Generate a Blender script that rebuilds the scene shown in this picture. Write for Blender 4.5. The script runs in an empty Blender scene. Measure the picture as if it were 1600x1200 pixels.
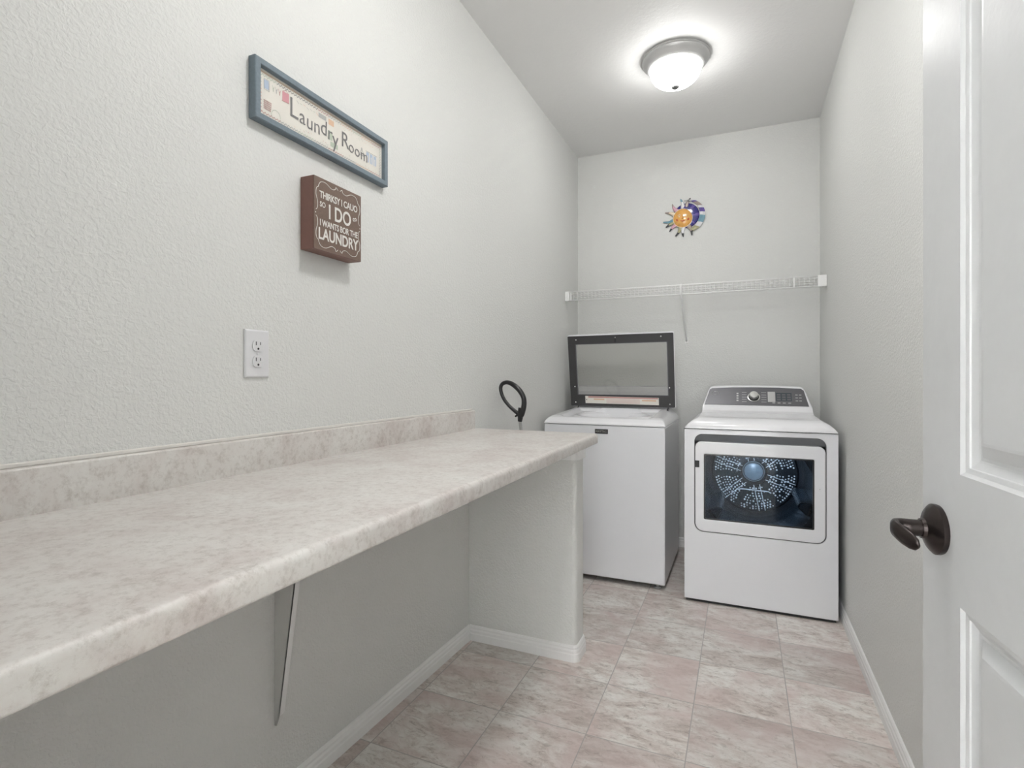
import bpy, bmesh, math, random
from mathutils import Vector, Matrix

S = bpy.context.scene
C = S.collection
PI = math.pi

# ------------------------------------------------------------------ camera
YAW = math.atan(359 / 832.0)
cd = bpy.data.cameras.new('camera'); cam = bpy.data.objects.new('camera', cd); C.objects.link(cam)
cam.location = (0, 0, 1.15)
cam.rotation_euler = (PI / 2, 0, YAW)
cd.sensor_width = 36.0; cd.sensor_fit = 'HORIZONTAL'
cd.lens = 832 / 1600 * 36.0
cd.shift_y = -12 / 1600.0
cd.clip_start = 0.02
S.camera = cam

# ------------------------------------------------------------------ colour + world
S.view_settings.view_transform = 'Standard'
S.view_settings.look = 'None'
S.view_settings.gamma = 1.0
S.view_settings.use_curve_mapping = False
S.view_settings.exposure = 2.0

W = bpy.data.worlds.new('World'); S.world = W; W.use_nodes = True
bg = W.node_tree.nodes['Background']
bg.inputs[0].default_value = (0.93, 0.96, 1.0, 1); bg.inputs[1].default_value = 1.2

LAMP_DOME = 7.0
HALL_FILL_POWER = 290.0

def area(name, loc, rot, sx, sy, power, col):
    l = bpy.data.lights.new(name, 'AREA'); l.shape = 'RECTANGLE'; l.size = sx; l.size_y = sy
    l.energy = power; l.color = col
    o = bpy.data.objects.new(name, l); C.objects.link(o); o.location = loc; o.rotation_euler = rot
    return o
# fill light added in the unseen hallway to brighten the room from behind
area('hall_fill_light', (-0.3, -2.62, 1.45), (PI / 2, 0, PI), 2.0, 1.7, HALL_FILL_POWER, (0.985, 0.99, 1.0))

# ------------------------------------------------------------------ materials
def new_mat(name):
    m = bpy.data.materials.new(name); m.use_nodes = True
    nt = m.node_tree
    return m, nt, nt.nodes['Principled BSDF']

def simple(name, col, rough=0.5, metal=0.0, coat=0.0, noise=0.03, nscale=40, bump=0.0, bscale=200, spec=0.5, emis=None):
    m, nt, b = new_mat(name)
    N = nt.nodes; L = nt.links
    tc = N.new('ShaderNodeTexCoord'); nz = N.new('ShaderNodeTexNoise'); nz.inputs['Scale'].default_value = nscale
    L.new(tc.outputs['Object'], nz.inputs['Vector'])
    mx = N.new('ShaderNodeMix'); mx.data_type = 'RGBA'
    c1 = [max(0, c * (1 - noise)) for c in col] + [1]; c2 = [min(1, c * (1 + noise)) for c in col] + [1]
    mx.inputs[6].default_value = c1; mx.inputs[7].default_value = c2
    L.new(nz.outputs['Fac'], mx.inputs[0]); L.new(mx.outputs[2], b.inputs['Base Color'])
    b.inputs['Roughness'].default_value = rough; b.inputs['Metallic'].default_value = metal
    b.inputs['Coat Weight'].default_value = coat
    b.inputs['Specular IOR Level'].default_value = spec
    if bump:
        n2 = N.new('ShaderNodeTexNoise'); n2.inputs['Scale'].default_value = bscale; n2.inputs['Detail'].default_value = 3
        L.new(tc.outputs['Object'], n2.inputs['Vector'])
        bp = N.new('ShaderNodeBump'); bp.inputs['Strength'].default_value = bump; bp.inputs['Distance'].default_value = 0.002
        L.new(n2.outputs['Fac'], bp.inputs['Height']); L.new(bp.outputs['Normal'], b.inputs['Normal'])
    if emis:
        b.inputs['Emission Color'].default_value = (*emis[0], 1); b.inputs['Emission Strength'].default_value = emis[1]
    return m

def wall_mat(name, col, strength=0.35, scale=105, rough=0.62):
    m, nt, b = new_mat(name); N = nt.nodes; L = nt.links
    tc = N.new('ShaderNodeTexCoord')
    nz = N.new('ShaderNodeTexNoise'); nz.inputs['Scale'].default_value = scale; nz.inputs['Detail'].default_value = 2.5
    nz.inputs['Roughness'].default_value = 0.45; nz.inputs['Distortion'].default_value = 0.6
    L.new(tc.outputs['Object'], nz.inputs['Vector'])
    cr = N.new('ShaderNodeValToRGB'); cr.color_ramp.elements[0].position = 0.38; cr.color_ramp.elements[1].position = 0.66
    L.new(nz.outputs['Fac'], cr.inputs['Fac'])
    bp = N.new('ShaderNodeBump'); bp.inputs['Strength'].default_value = strength; bp.inputs['Distance'].default_value = 0.0016
    L.new(cr.outputs['Color'], bp.inputs['Height']); L.new(bp.outputs['Normal'], b.inputs['Normal'])
    n2 = N.new('ShaderNodeTexNoise'); n2.inputs['Scale'].default_value = 1.3; L.new(tc.outputs['Object'], n2.inputs['Vector'])
    mx = N.new('ShaderNodeMix'); mx.data_type = 'RGBA'
    mx.inputs[6].default_value = (*[c * 0.985 for c in col], 1); mx.inputs[7].default_value = (*[c * 1.015 for c in col], 1)
    L.new(n2.outputs['Fac'], mx.inputs[0]); L.new(mx.outputs[2], b.inputs['Base Color'])
    b.inputs['Roughness'].default_value = rough
    return m

def floor_mat():
    m, nt, b = new_mat('vinyl stone tile'); N = nt.nodes; L = nt.links
    T = 0.305
    def math_(op, a, c=None, v=None):
        n = N.new('ShaderNodeMath'); n.operation = op
        if hasattr(a, 'links') or hasattr(a, 'is_linked'): L.new(a, n.inputs[0])
        else: n.inputs[0].default_value = a
        if c is not None:
            if hasattr(c, 'is_linked'): L.new(c, n.inputs[1])
            else: n.inputs[1].default_value = c
        if v is not None:
            if hasattr(v, 'is_linked'): L.new(v, n.inputs[2])
            else: n.inputs[2].default_value = v
        return n.outputs[0]
    geo = N.new('ShaderNodeNewGeometry'); sp = N.new('ShaderNodeSeparateXYZ'); L.new(geo.outputs['Position'], sp.inputs[0])
    ux = math_('DIVIDE', math_('ADD', sp.outputs['X'], 0.155 + 20 * T), T)
    uy = math_('DIVIDE', math_('ADD', sp.outputs['Y'], -1.970 + 20 * T), T)
    ix = math_('FLOOR', ux); iy = math_('FLOOR', uy)
    fx = math_('FRACT', ux); fy = math_('FRACT', uy)
    dx = math_('MINIMUM', fx, math_('SUBTRACT', 1.0, fx)); dy = math_('MINIMUM', fy, math_('SUBTRACT', 1.0, fy))
    dmin = math_('MINIMUM', dx, dy)
    grout = N.new('ShaderNodeMapRange'); grout.inputs['From Min'].default_value = 0.003; grout.inputs['From Max'].default_value = 0.0075
    L.new(dmin, grout.inputs['Value'])
    cell = N.new('ShaderNodeCombineXYZ'); L.new(ix, cell.inputs[0]); L.new(iy, cell.inputs[1])
    wn = N.new('ShaderNodeTexWhiteNoise'); wn.noise_dimensions = '3D'; L.new(cell.outputs[0], wn.inputs['Vector'])
    # per-tile offset of the stone pattern
    off = N.new('ShaderNodeVectorMath'); off.operation = 'SCALE'; L.new(wn.outputs['Color'], off.inputs[0]); off.inputs['Scale'].default_value = 9.0
    ad = N.new('ShaderNodeVectorMath'); ad.operation = 'ADD'; L.new(geo.outputs['Position'], ad.inputs[0]); L.new(off.outputs[0], ad.inputs[1])
    mp = N.new('ShaderNodeMapping'); mp.inputs['Scale'].default_value = (1.0, 2.1, 1.0); mp.inputs['Rotation'].default_value = (0, 0, 0.18)
    L.new(ad.outputs[0], mp.inputs['Vector'])
    n1 = N.new('ShaderNodeTexNoise'); n1.inputs['Scale'].default_value = 5.0; n1.inputs['Detail'].default_value = 12; n1.inputs['Roughness'].default_value = 0.76; n1.inputs['Distortion'].default_value = 0.5
    n2 = N.new('ShaderNodeTexNoise'); n2.inputs['Scale'].default_value = 24; n2.inputs['Detail'].default_value = 10; n2.inputs['Roughness'].default_value = 0.8; n2.inputs['Distortion'].default_value = 0.8
    n3 = N.new('ShaderNodeTexNoise'); n3.inputs['Scale'].default_value = 3.0; n3.inputs['Detail'].default_value = 5; n3.inputs['Roughness'].default_value = 0.6; n3.inputs['Distortion'].default_value = 0.5
    for n in (n1, n2): L.new(mp.outputs[0], n.inputs['Vector'])
    L.new(ad.outputs[0], n3.inputs['Vector'])
    r1 = N.new('ShaderNodeValToRGB'); e = r1.color_ramp.elements
    e[0].position = 0.34; e[0].color = (0.46, 0.39, 0.355, 1); e[1].position = 0.62; e[1].color = (0.82, 0.80, 0.765, 1)
    k = e.new(0.46); k.color = (0.64, 0.58, 0.54, 1); k = e.new(0.54); k.color = (0.75, 0.72, 0.68, 1)
    L.new(n1.outputs['Fac'], r1.inputs['Fac'])
    r2 = N.new('ShaderNodeValToRGB'); e = r2.color_ramp.elements
    e[0].position = 0.40; e[0].color = (0.60, 0.57, 0.55, 1); e[1].position = 0.55; e[1].color = (1.0, 1.0, 1.0, 1)
    k = e.new(0.47); k.color = (0.93, 0.92, 0.91, 1)
    L.new(n2.outputs['Fac'], r2.inputs['Fac'])
    mul = N.new('ShaderNodeMix'); mul.data_type = 'RGBA'; mul.blend_type = 'MULTIPLY'; mul.inputs[0].default_value = 0.85
    L.new(r1.outputs['Color'], mul.inputs[6]); L.new(r2.outputs['Color'], mul.inputs[7])
    r3 = N.new('ShaderNodeValToRGB'); e = r3.color_ramp.elements
    e[0].position = 0.46; e[0].color = (0, 0, 0, 1); e[1].position = 0.62; e[1].color = (0.7, 0.7, 0.7, 1)
    L.new(n3.outputs['Fac'], r3.inputs['Fac'])
    pink = N.new('ShaderNodeMix'); pink.data_type = 'RGBA'; pink.inputs[7].default_value = (0.60, 0.48, 0.455, 1)
    L.new(r3.outputs['Color'], pink.inputs[0]); L.new(mul.outputs[2], pink.inputs[6])
    # tile to tile value change
    tv = N.new('ShaderNodeMapRange'); L.new(wn.outputs['Value'], tv.inputs['Value']); tv.inputs['To Min'].default_value = 0.93; tv.inputs['To Max'].default_value = 1.12
    tvm = N.new('ShaderNodeMix'); tvm.data_type = 'RGBA'; tvm.blend_type = 'MULTIPLY'; tvm.inputs[0].default_value = 1.0
    cb = N.new('ShaderNodeCombineColor');
    for i in range(3): L.new(tv.outputs[0], cb.inputs[i])
    L.new(pink.outputs[2], tvm.inputs[6]); L.new(cb.outputs[0], tvm.inputs[7])
    g = N.new('ShaderNodeMix'); g.data_type = 'RGBA'; g.inputs[6].default_value = (0.42, 0.39, 0.37, 1)
    L.new(grout.outputs[0], g.inputs[0]); L.new(tvm.outputs[2], g.inputs[7]); L.new(g.outputs[2], b.inputs['Base Color'])
    bp = N.new('ShaderNodeBump'); bp.inputs['Strength'].default_value = 0.25; bp.inputs['Distance'].default_value = 0.0015
    hh = N.new('ShaderNodeMath'); hh.operation = 'MULTIPLY_ADD'; L.new(n2.outputs['Fac'], hh.inputs[0]); hh.inputs[1].default_value = 0.35; L.new(grout.outputs[0], hh.inputs[2])
    L.new(hh.outputs[0], bp.inputs['Height']); L.new(bp.outputs['Normal'], b.inputs['Normal'])
    b.inputs['Roughness'].default_value = 0.42
    return m

def laminate_mat():
    m, nt, b = new_mat('mottled laminate'); N = nt.nodes; L = nt.links
    tc = N.new('ShaderNodeTexCoord')
    n1 = N.new('ShaderNodeTexNoise'); n1.inputs['Scale'].default_value = 6.5; n1.inputs['Detail'].default_value = 10; n1.inputs['Roughness'].default_value = 0.74; n1.inputs['Distortion'].default_value = 0.35
    n2 = N.new('ShaderNodeTexNoise'); n2.inputs['Scale'].default_value = 70; n2.inputs['Detail'].default_value = 6; n2.inputs['Roughness'].default_value = 0.8
    n3 = N.new('ShaderNodeTexNoise'); n3.inputs['Scale'].default_value = 9; n3.inputs['Detail'].default_value = 8; n3.inputs['Roughness'].default_value = 0.8; n3.inputs['Distortion'].default_value = 1.2
    for n in (n1, n2, n3): L.new(tc.outputs['Object'], n.inputs['Vector'])
    r1 = N.new('ShaderNodeValToRGB'); e = r1.color_ramp.elements
    e[0].position = 0.34; e[0].color = (0.555, 0.50, 0.475, 1); e[1].position = 0.64; e[1].color = (0.705, 0.69, 0.66, 1)
    k = e.new(0.5); k.color = (0.655, 0.625, 0.595, 1)
    L.new(n1.outputs['Fac'], r1.inputs['Fac'])
    r2 = N.new('ShaderNodeValToRGB'); e = r2.color_ramp.elements
    e[0].position = 0.33; e[0].color = (0.70, 0.67, 0.65, 1); e[1].position = 0.52; e[1].color = (1, 1, 1, 1)
    L.new(n2.outputs['Fac'], r2.inputs['Fac'])
    r3 = N.new('ShaderNodeValToRGB'); e = r3.color_ramp.elements
    e[0].position = 0.30; e[0].color = (0.72, 0.69, 0.66, 1); e[1].position = 0.43; e[1].color = (1, 1, 1, 1)
    L.new(n3.outputs['Fac'], r3.inputs['Fac'])
    mul0 = N.new('ShaderNodeMix'); mul0.data_type = 'RGBA'; mul0.blend_type = 'MULTIPLY'; mul0.inputs[0].default_value = 0.8
    L.new(r1.outputs['Color'], mul0.inputs[6]); L.new(r2.outputs['Color'], mul0.inputs[7])
    mul = N.new('ShaderNodeMix'); mul.data_type = 'RGBA'; mul.blend_type = 'MULTIPLY'; mul.inputs[0].default_value = 0.8
    L.new(mul0.outputs[2], mul.inputs[6]); L.new(r3.outputs['Color'], mul.inputs[7])
    L.new(mul.outputs[2], b.inputs['Base Color'])
    b.inputs['Roughness'].default_value = 0.38
    bp = N.new('ShaderNodeBump'); bp.inputs['Strength'].default_value = 0.06; bp.inputs['Distance'].default_value = 0.001
    L.new(n2.outputs['Fac'], bp.inputs['Height']); L.new(bp.outputs['Normal'], b.inputs['Normal'])
    return m

def glass_mat(name, tint, refl=0.12, rough=0.02, trans=1.0, ior=1.5):
    """thin pane: tinted see-through plus a mirror coat by fresnel"""
    m = bpy.data.materials.new(name); m.use_nodes = True; nt = m.node_tree; N = nt.nodes; L = nt.links
    N.clear()
    out = N.new('ShaderNodeOutputMaterial'); tr = N.new('ShaderNodeBsdfTransparent'); gl = N.new('ShaderNodeBsdfGlossy')
    tr.inputs[0].default_value = (*tint, 1); gl.inputs['Roughness'].default_value = rough
    gl.inputs['Color'].default_value = (1, 1, 1, 1)
    fr = N.new('ShaderNodeFresnel'); fr.inputs['IOR'].default_value = ior
    ad = N.new('ShaderNodeMath'); ad.operation = 'MAXIMUM'; L.new(fr.outputs[0], ad.inputs[0]); ad.inputs[1].default_value = refl
    mx = N.new('ShaderNodeMixShader'); L.new(ad.outputs[0], mx.inputs[0]); L.new(tr.outputs[0], mx.inputs[1]); L.new(gl.outputs[0], mx.inputs[2])
    L.new(mx.outputs[0], out.inputs[0])
    return m

def brushed(name, col, rough=0.35, metal=0.9):
    m, nt, b = new_mat(name); N = nt.nodes; L = nt.links
    tc = N.new('ShaderNodeTexCoord'); mp = N.new('ShaderNodeMapping'); mp.inputs['Scale'].default_value = (6, 160, 160)
    L.new(tc.outputs['Object'], mp.inputs['Vector'])
    nz = N.new('ShaderNodeTexNoise'); nz.inputs['Scale'].default_value = 4; L.new(mp.outputs[0], nz.inputs['Vector'])
    mx = N.new('ShaderNodeMix'); mx.data_type = 'RGBA'
    mx.inputs[6].default_value = (*[c * 0.9 for c in col], 1); mx.inputs[7].default_value = (*[c * 1.1 for c in col], 1)
    L.new(nz.outputs['Fac'], mx.inputs[0]); L.new(mx.outputs[2], b.inputs['Base Color'])
    b.inputs['Roughness'].default_value = rough; b.inputs['Metallic'].default_value = metal
    return m

M = {}
M['wall'] = wall_mat('painted wall', (0.705, 0.71, 0.69), 0.5, 120)
M['ceiling'] = wall_mat('painted ceiling', (0.82, 0.82, 0.81), 0.25, 60)
M['floor'] = floor_mat()
M['trim'] = simple('white trim paint', (0.82, 0.82, 0.81), 0.35)
M['door'] = simple('door paint', (0.61, 0.62, 0.625), 0.33, bump=0.12, bscale=90)
M['laminate'] = laminate_mat()
M['enamel'] = simple('white enamel', (0.79, 0.795, 0.82), 0.22, coat=0.35, noise=0.008)
M['enamel_side'] = simple('white enamel side panel', (0.70, 0.705, 0.70), 0.16, coat=0.5, noise=0.008)
M['plastic'] = simple('white plastic', (0.83, 0.83, 0.85), 0.25, coat=0.3, noise=0.008)
M['shelf'] = simple('white vinyl coated wire', (0.88, 0.88, 0.87), 0.4)
M['charcoal'] = simple('charcoal plastic', (0.052, 0.051, 0.052), 0.55, spec=0.3)
M['black'] = simple('black plastic', (0.012, 0.012, 0.013), 0.32, coat=0.2)
M['dark'] = simple('dark parts and gap shade', (0.02, 0.02, 0.021), 0.7)  # near black for small dark parts and painted shade under the machines
M['nickel'] = simple('satin nickel', (0.50, 0.50, 0.495), 0.38, metal=0.35)
M['nickel_shade'] = simple('darker nickel', (0.16, 0.16, 0.16), 0.45)  # nickel darkened so the finial stays grey beside the glowing bowl
M['chrome'] = brushed('brushed chrome', (0.62, 0.62, 0.60), 0.22)
M['bronze'] = simple('oil rubbed bronze', (0.045, 0.036, 0.034), 0.27, metal=0.75, noise=0.2)
M['bracket'] = simple('painted steel bracket', (0.66, 0.66, 0.64), 0.45)
M['panel_grey'] = brushed('silver control panel', (0.135, 0.135, 0.145), 0.34, 0.35)
M['lidglass'] = glass_mat('smoked lid glass', (0.88, 0.88, 0.87), 0.02, 0.03)
M['doorglass'] = glass_mat('dark dryer glass', (0.72, 0.80, 0.88), 0.015, 0.02, ior=1.25)
M['blue_frame'] = simple('blue grey painted wood', (0.165, 0.21, 0.245), 0.5, noise=0.15, nscale=120, bump=0.3, bscale=220)
M['paper'] = simple('cream paper', (0.74, 0.71, 0.65), 0.7, noise=0.04, nscale=25)
M['brown'] = simple('brown painted board', (0.175, 0.118, 0.092), 0.55, noise=0.18, nscale=160, bump=0.25, bscale=260)
M['brown_side'] = simple('reddish brown painted edge', (0.215, 0.110, 0.088), 0.5, noise=0.08, nscale=90)
M['white_paint'] = simple('white lettering paint', (0.74, 0.72, 0.68), 0.6)
M['outlet'] = simple('white outlet plastic', (0.72, 0.72, 0.735), 0.3)
M['ink'] = simple('grey ink', (0.20, 0.195, 0.195), 0.7)
def flat(n, c, r=0.5, **k):
    M[n] = simple(n, c, r, **k); return M[n]
flat('pink', (0.62, 0.30, 0.33)); flat('pastel_blue', (0.42, 0.50, 0.62)); flat('pastel_green', (0.46, 0.52, 0.42))
flat('pastel_orange', (0.68, 0.46, 0.32)); flat('pastel_grey', (0.42, 0.42, 0.41)); flat('pastel_red', (0.50, 0.27, 0.25))
flat('glaze_orange', (0.78, 0.40, 0.10), 0.18, coat=0.6, noise=0.25, nscale=60)
flat('glaze_cream', (0.78, 0.66, 0.50), 0.2, coat=0.5); flat('glaze_red', (0.60, 0.13, 0.05), 0.2, coat=0.5)
flat('glaze_cobalt', (0.035, 0.030, 0.20), 0.15, coat=0.7, noise=0.4, nscale=90)
flat('glaze_violet', (0.13, 0.09, 0.34), 0.15, coat=0.7, noise=0.3, nscale=90)
flat('glaze_teal', (0.16, 0.32, 0.40), 0.18, coat=0.6, noise=0.2); flat('glaze_white', (0.72, 0.72, 0.74), 0.2, coat=0.5)
flat('glaze_taupe', (0.36, 0.29, 0.26), 0.3, coat=0.4, noise=0.2); flat('glaze_olive', (0.38, 0.36, 0.20), 0.3, coat=0.4)
flat('glaze_black', (0.03, 0.03, 0.035), 0.25, coat=0.5); flat('glaze_pink', (0.62, 0.34, 0.42), 0.25, coat=0.4)
M['drum'] = simple('dark blue steel drum', (0.018, 0.028, 0.038), 0.18, metal=0.5, noise=0.5, nscale=5)
M['drumback'] = simple('dark drum back', (0.008, 0.009, 0.011), 0.35, metal=0.4, noise=0.5, nscale=30)
M['hole_light'] = simple('bright stamped metal', (0.60, 0.56, 0.55), 0.35, metal=0.0, noise=0.9, nscale=26)
M['hub_blue'] = simple('pale blue steel hub', (0.13, 0.17, 0.20), 0.35, metal=0.0, noise=0.2, nscale=60)
M['recess'] = simple('grey handle scoop', (0.42, 0.43, 0.45), 0.3, coat=0.3, noise=0.02)  # flat grey, darker than the surrounding front panel
M['dome'] = simple('frosted white glass bowl', (0.85, 0.85, 0.85), 0.3, emis=((1.0, 0.99, 0.98), LAMP_DOME))
M['dome_bright'] = simple('frosted white glass bowl, brighter bulb', (0.85, 0.85, 0.85), 0.3, emis=((1.0, 0.99, 0.98), LAMP_DOME * 2.6))  # glow boosted over the other bowl to lighten the near walls
M['lcd'] = simple('dark display', (0.06, 0.075, 0.085), 0.25)

# ------------------------------------------------------------------ helpers
def origin_of(p):
    while p.parent: p = p.parent
    return p.location.copy()

def obj(name, bm, mat, parent=None, smooth=False, auto=None, bevel=0.0, bseg=2):
    me = bpy.data.meshes.new(name)
    bmesh.ops.recalc_face_normals(bm, faces=bm.faces[:])
    if parent is not None:
        o_ = origin_of(parent)
        for v in bm.verts: v.co -= o_
    bm.to_mesh(me); bm.free()
    for m in (mat if isinstance(mat, (list, tuple)) else [mat]): me.materials.append(m)
    o = bpy.data.objects.new(name, me); C.objects.link(o)
    if parent is not None: o.parent = parent
    if bevel:
        b = o.modifiers.new('bevel', 'BEVEL'); b.width = bevel; b.segments = bseg; b.limit_method = 'ANGLE'; b.angle_limit = math.radians(40)
        b.harden_normals = False
    if smooth:
        for p in me.polygons: p.use_smooth = True
        if auto is not None:
            try: me.set_sharp_from_angle(angle=math.radians(auto))
            except Exception: pass
    return o

def thing(name, label, cat, loc, group=None):
    o = bpy.data.objects.new(name, None); C.objects.link(o); o.location = loc; o.empty_display_size = 0.05
    o['label'] = label; o['category'] = cat
    if group: o['group'] = group
    return o

def tag(o, label, cat, group=None):
    o['label'] = label; o['category'] = cat
    if group: o['group'] = group
    return o

def struct(name, bm, mat, **k):
    o = obj(name, bm, mat, **k); o['kind'] = 'structure'; return o

def box(bm, a, b, mi=0):
    x0, y0, z0 = a; x1, y1, z1 = b
    v = [bm.verts.new(p) for p in ((x0, y0, z0), (x1, y0, z0), (x1, y1, z0), (x0, y1, z0), (x0, y0, z1), (x1, y0, z1), (x1, y1, z1), (x0, y1, z1))]
    for f in ((0, 3, 2, 1), (4, 5, 6, 7), (0, 1, 5, 4), (1, 2, 6, 5), (2, 3, 7, 6), (3, 0, 4, 7)):
        fc = bm.faces.new([v[i] for i in f]); fc.material_index = mi
    return v

def bx(a, b):
    bm = bmesh.new(); box(bm, a, b); return bm

def prism(bm, pts, axis_vec, mi=0):
    """extrude polygon of 3D points by vector"""
    n = len(pts); av = Vector(axis_vec)
    a = [bm.verts.new(p) for p in pts]; b = [bm.verts.new(Vector(p) + av) for p in pts]
    f = [bm.faces.new(a), bm.faces.new(b[::-1])]
    for i in range(n): f.append(bm.faces.new((a[i], b[i], b[(i + 1) % n], a[(i + 1) % n])))
    for k in f: k.material_index = mi

def loops(bm, ls, close=True, cap0=False, cap1=False, mi=0):
    vs = [[bm.verts.new(p) for p in l] for l in ls]
    n = len(vs[0])
    for i in range(len(vs) - 1):
        for j in range(n if close else n - 1):
            k = (j + 1) % n
            try: bm.faces.new((vs[i][j], vs[i][k], vs[i + 1][k], vs[i + 1][j])).material_index = mi
            except ValueError: pass
    if cap0: bm.faces.new(vs[0][::-1]).material_index = mi
    if cap1: bm.faces.new(vs[-1]).material_index = mi
    return vs

def tube(bm, pts, r, n=10, mi=0, close=False):
    pts = [Vector(p) for p in pts]; m = len(pts)
    rs = r if isinstance(r, (list, tuple)) else [r] * m
    rings = []; up = None
    for i, p in enumerate(pts):
        if close: t = (pts[(i + 1) % m] - pts[i - 1]).normalized()
        else: t = (pts[min(i + 1, m - 1)] - pts[max(i - 1, 0)]).normalized()
        if up is None:
            up = Vector((0, 0, 1)) if abs(t.z) < 0.9 else Vector((1, 0, 0))
        up = (up - t * up.dot(t)).normalized(); s = t.cross(up)
        rings.append([p + (up * math.cos(2 * PI * k / n) + s * math.sin(2 * PI * k / n)) * rs[i] for k in range(n)])
    if close: rings.append(rings[0])
    loops(bm, rings, cap0=not close, cap1=not close, mi=mi)
    if close: bmesh.ops.remove_doubles(bm, verts=bm.verts[:], dist=1e-6)

def lathe(bm, prof, c, n=48, axis='z', cap0=False, cap1=False, mi=0, ang=None):
    """prof: list of (r, h)"""
    ls = []
    for r, h in prof:
        l = []
        for k in range(n):
            a = 2 * PI * k / n; u, v = r * math.cos(a), r * math.sin(a)
            if axis == 'z': l.append((c[0] + u, c[1] + v, c[2] + h))
            elif axis == 'y': l.append((c[0] + u, c[1] + h, c[2] + v))
            else: l.append((c[0] + h, c[1] + u, c[2] + v))
        ls.append(l)
    loops(bm, ls, cap0=cap0, cap1=cap1, mi=mi)

def rrect(x0, x1, z0, z1, r, seg=6):
    pts = []
    if not isinstance(r, (list, tuple)): r = [r] * 4   # br, tr, tl, bl
    for (cx, cz, a0, rr) in ((x1 - r[0], z0 + r[0], -PI / 2, r[0]), (x1 - r[1], z1 - r[1], 0, r[1]), (x0 + r[2], z1 - r[2], PI / 2, r[2]), (x0 + r[3], z0 + r[3], PI, r[3])):
        for k in range(seg + 1):
            a = a0 + PI / 2 * k / seg; pts.append((cx + rr * math.cos(a), cz + rr * math.sin(a)))
    return pts

def ring_plate(bm, outer, inner, y0, y1, mi=0):
    """plate with a hole, in the XZ plane, between y0 and y1"""
    o0 = [(x, y0, z) for x, z in outer]; i0 = [(x, y0, z) for x, z in inner]
    o1 = [(x, y1, z) for x, z in outer]; i1 = [(x, y1, z) for x, z in inner]
    vs = loops(bm, [i0, o0, o1, i1, i0], mi=mi)
    bmesh.ops.remove_doubles(bm, verts=bm.verts[:], dist=1e-6)

def sheet(bm, pts, y0, y1, mi=0):
    prism(bm, [(x, y0, z) for x, z in pts], (0, y1 - y0, 0), mi)

def sm(a, b, k=0.02):   # smooth minimum
    h = max(0, min(1, 0.5 + 0.5 * (b - a) / k)); return b * (1 - h) + a * h - k * h * (1 - h)

def interp(tab, t):
    if t <= tab[0][0]: return tab[0][1]
    for (a, va), (b, vb) in zip(tab, tab[1:]):
        if t <= b:
            f = (t - a) / (b - a); return va + (vb - va) * f
    return tab[-1][1]

def catmull(pts, sub=6, close=False):
    P = [Vector(p) for p in pts]; n = len(P); out = []
    rng = range(n) if close else range(n - 1)
    for i in rng:
        p0 = P[i - 1] if (close or i > 0) else P[0]; p1 = P[i]; p2 = P[(i + 1) % n]
        p3 = P[(i + 2) % n] if (close or i + 2 < n) else P[n - 1]
        for k in range(sub):
            t = k / sub
            out.append(0.5 * ((2 * p1) + (-p0 + p2) * t + (2 * p0 - 5 * p1 + 4 * p2 - p3) * t * t + (-p0 + 3 * p1 - 3 * p2 + p3) * t ** 3))
    if not close: out.append(P[-1])
    return out

def text_mesh(body, size, extrude=0.0006, offset=0.0, sx=1.0, shear=0.0, space=1.0):
    cu = bpy.data.curves.new('lettering', 'FONT'); cu.body = body; cu.size = size; cu.extrude = extrude; cu.offset = offset
    cu.align_x = 'CENTER'; cu.align_y = 'CENTER'; cu.shear = shear; cu.space_character = space; cu.resolution_u = 4
    t = bpy.data.objects.new('lettering', cu); C.objects.link(t)
    dg = bpy.context.evaluated_depsgraph_get(); dg.update()
    me = bpy.data.meshes.new_from_object(t.evaluated_get(dg))
    bpy.data.objects.remove(t); bpy.data.curves.remove(cu)
    bm = bmesh.new(); bm.from_mesh(me); bpy.data.meshes.remove(me)
    for v in bm.verts: v.co.x *= sx
    return bm

def add_text(dst, body, size, mat4, **k):
    t = text_mesh(body, size, **k)
    t.transform(mat4)
    me = bpy.data.meshes.new('tmp'); t.to_mesh(me); t.free(); dst.from_mesh(me); bpy.data.meshes.remove(me)

def wallmat(x, y, z, rot=0.0):
    """matrix: local x -> +Y, local y -> +Z, local z -> +X (left wall faces into the room)"""
    return Matrix.Translation((x, y, z)) @ Matrix(((0, 0, 1, 0), (1, 0, 0, 0), (0, 1, 0, 0), (0, 0, 0, 1))) @ Matrix.Rotation(rot, 4, 'Z')
def frontmat(x, y, z, tilt=0.0):
    """local x -> +X, local y -> +Z, local z -> -Y"""
    return Matrix.Translation((x, y, z)) @ Matrix.Rotation(PI / 2 - tilt, 4, 'X')

# ------------------------------------------------------------------ room shell
XL, XR, YB, ZC = -1.098, 0.441, 3.755, 2.742
Y0 = 0.13          # inner face of the wall with the doorway
bm = bmesh.new()
# left wall: plane above the counter, the face below the counter drifts outwards a little towards the doorway
ls = []
def xlow(y): return XL - 0.045 * max(0.0, min(1.0, (2.07 - y) / 1.2))
prof = [0.0, 0.06, 0.4, 0.86, 0.90, 1.4, 2.0, ZC]
for y in (-0.0, 0.6, 0.87, 1.3, 1.7, 2.07, 2.6, YB):
    ls.append([((xlow(y) if z < 0.87 else XL), y, z) for z in prof])
loops(bm, ls, close=False)
back = [[(XL - 0.14, y, z) for z in (0.0, ZC)] for y in (0.0, YB)]
loops(bm, back, close=False)
struct('wall_left', bm, M['wall'])
struct('wall_right', bx((XR, 0.0, 0), (XR + 0.12, YB, ZC)), M['wall'])
struct('wall_back', bx((XL - 0.14, YB, 0), (XR + 0.12, YB + 0.12, ZC)), M['wall'])
struct('ceiling', bx((XL - 0.14, 0.01, ZC), (XR + 0.12, YB + 0.12, ZC + 0.1)), M['ceiling'])
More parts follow.
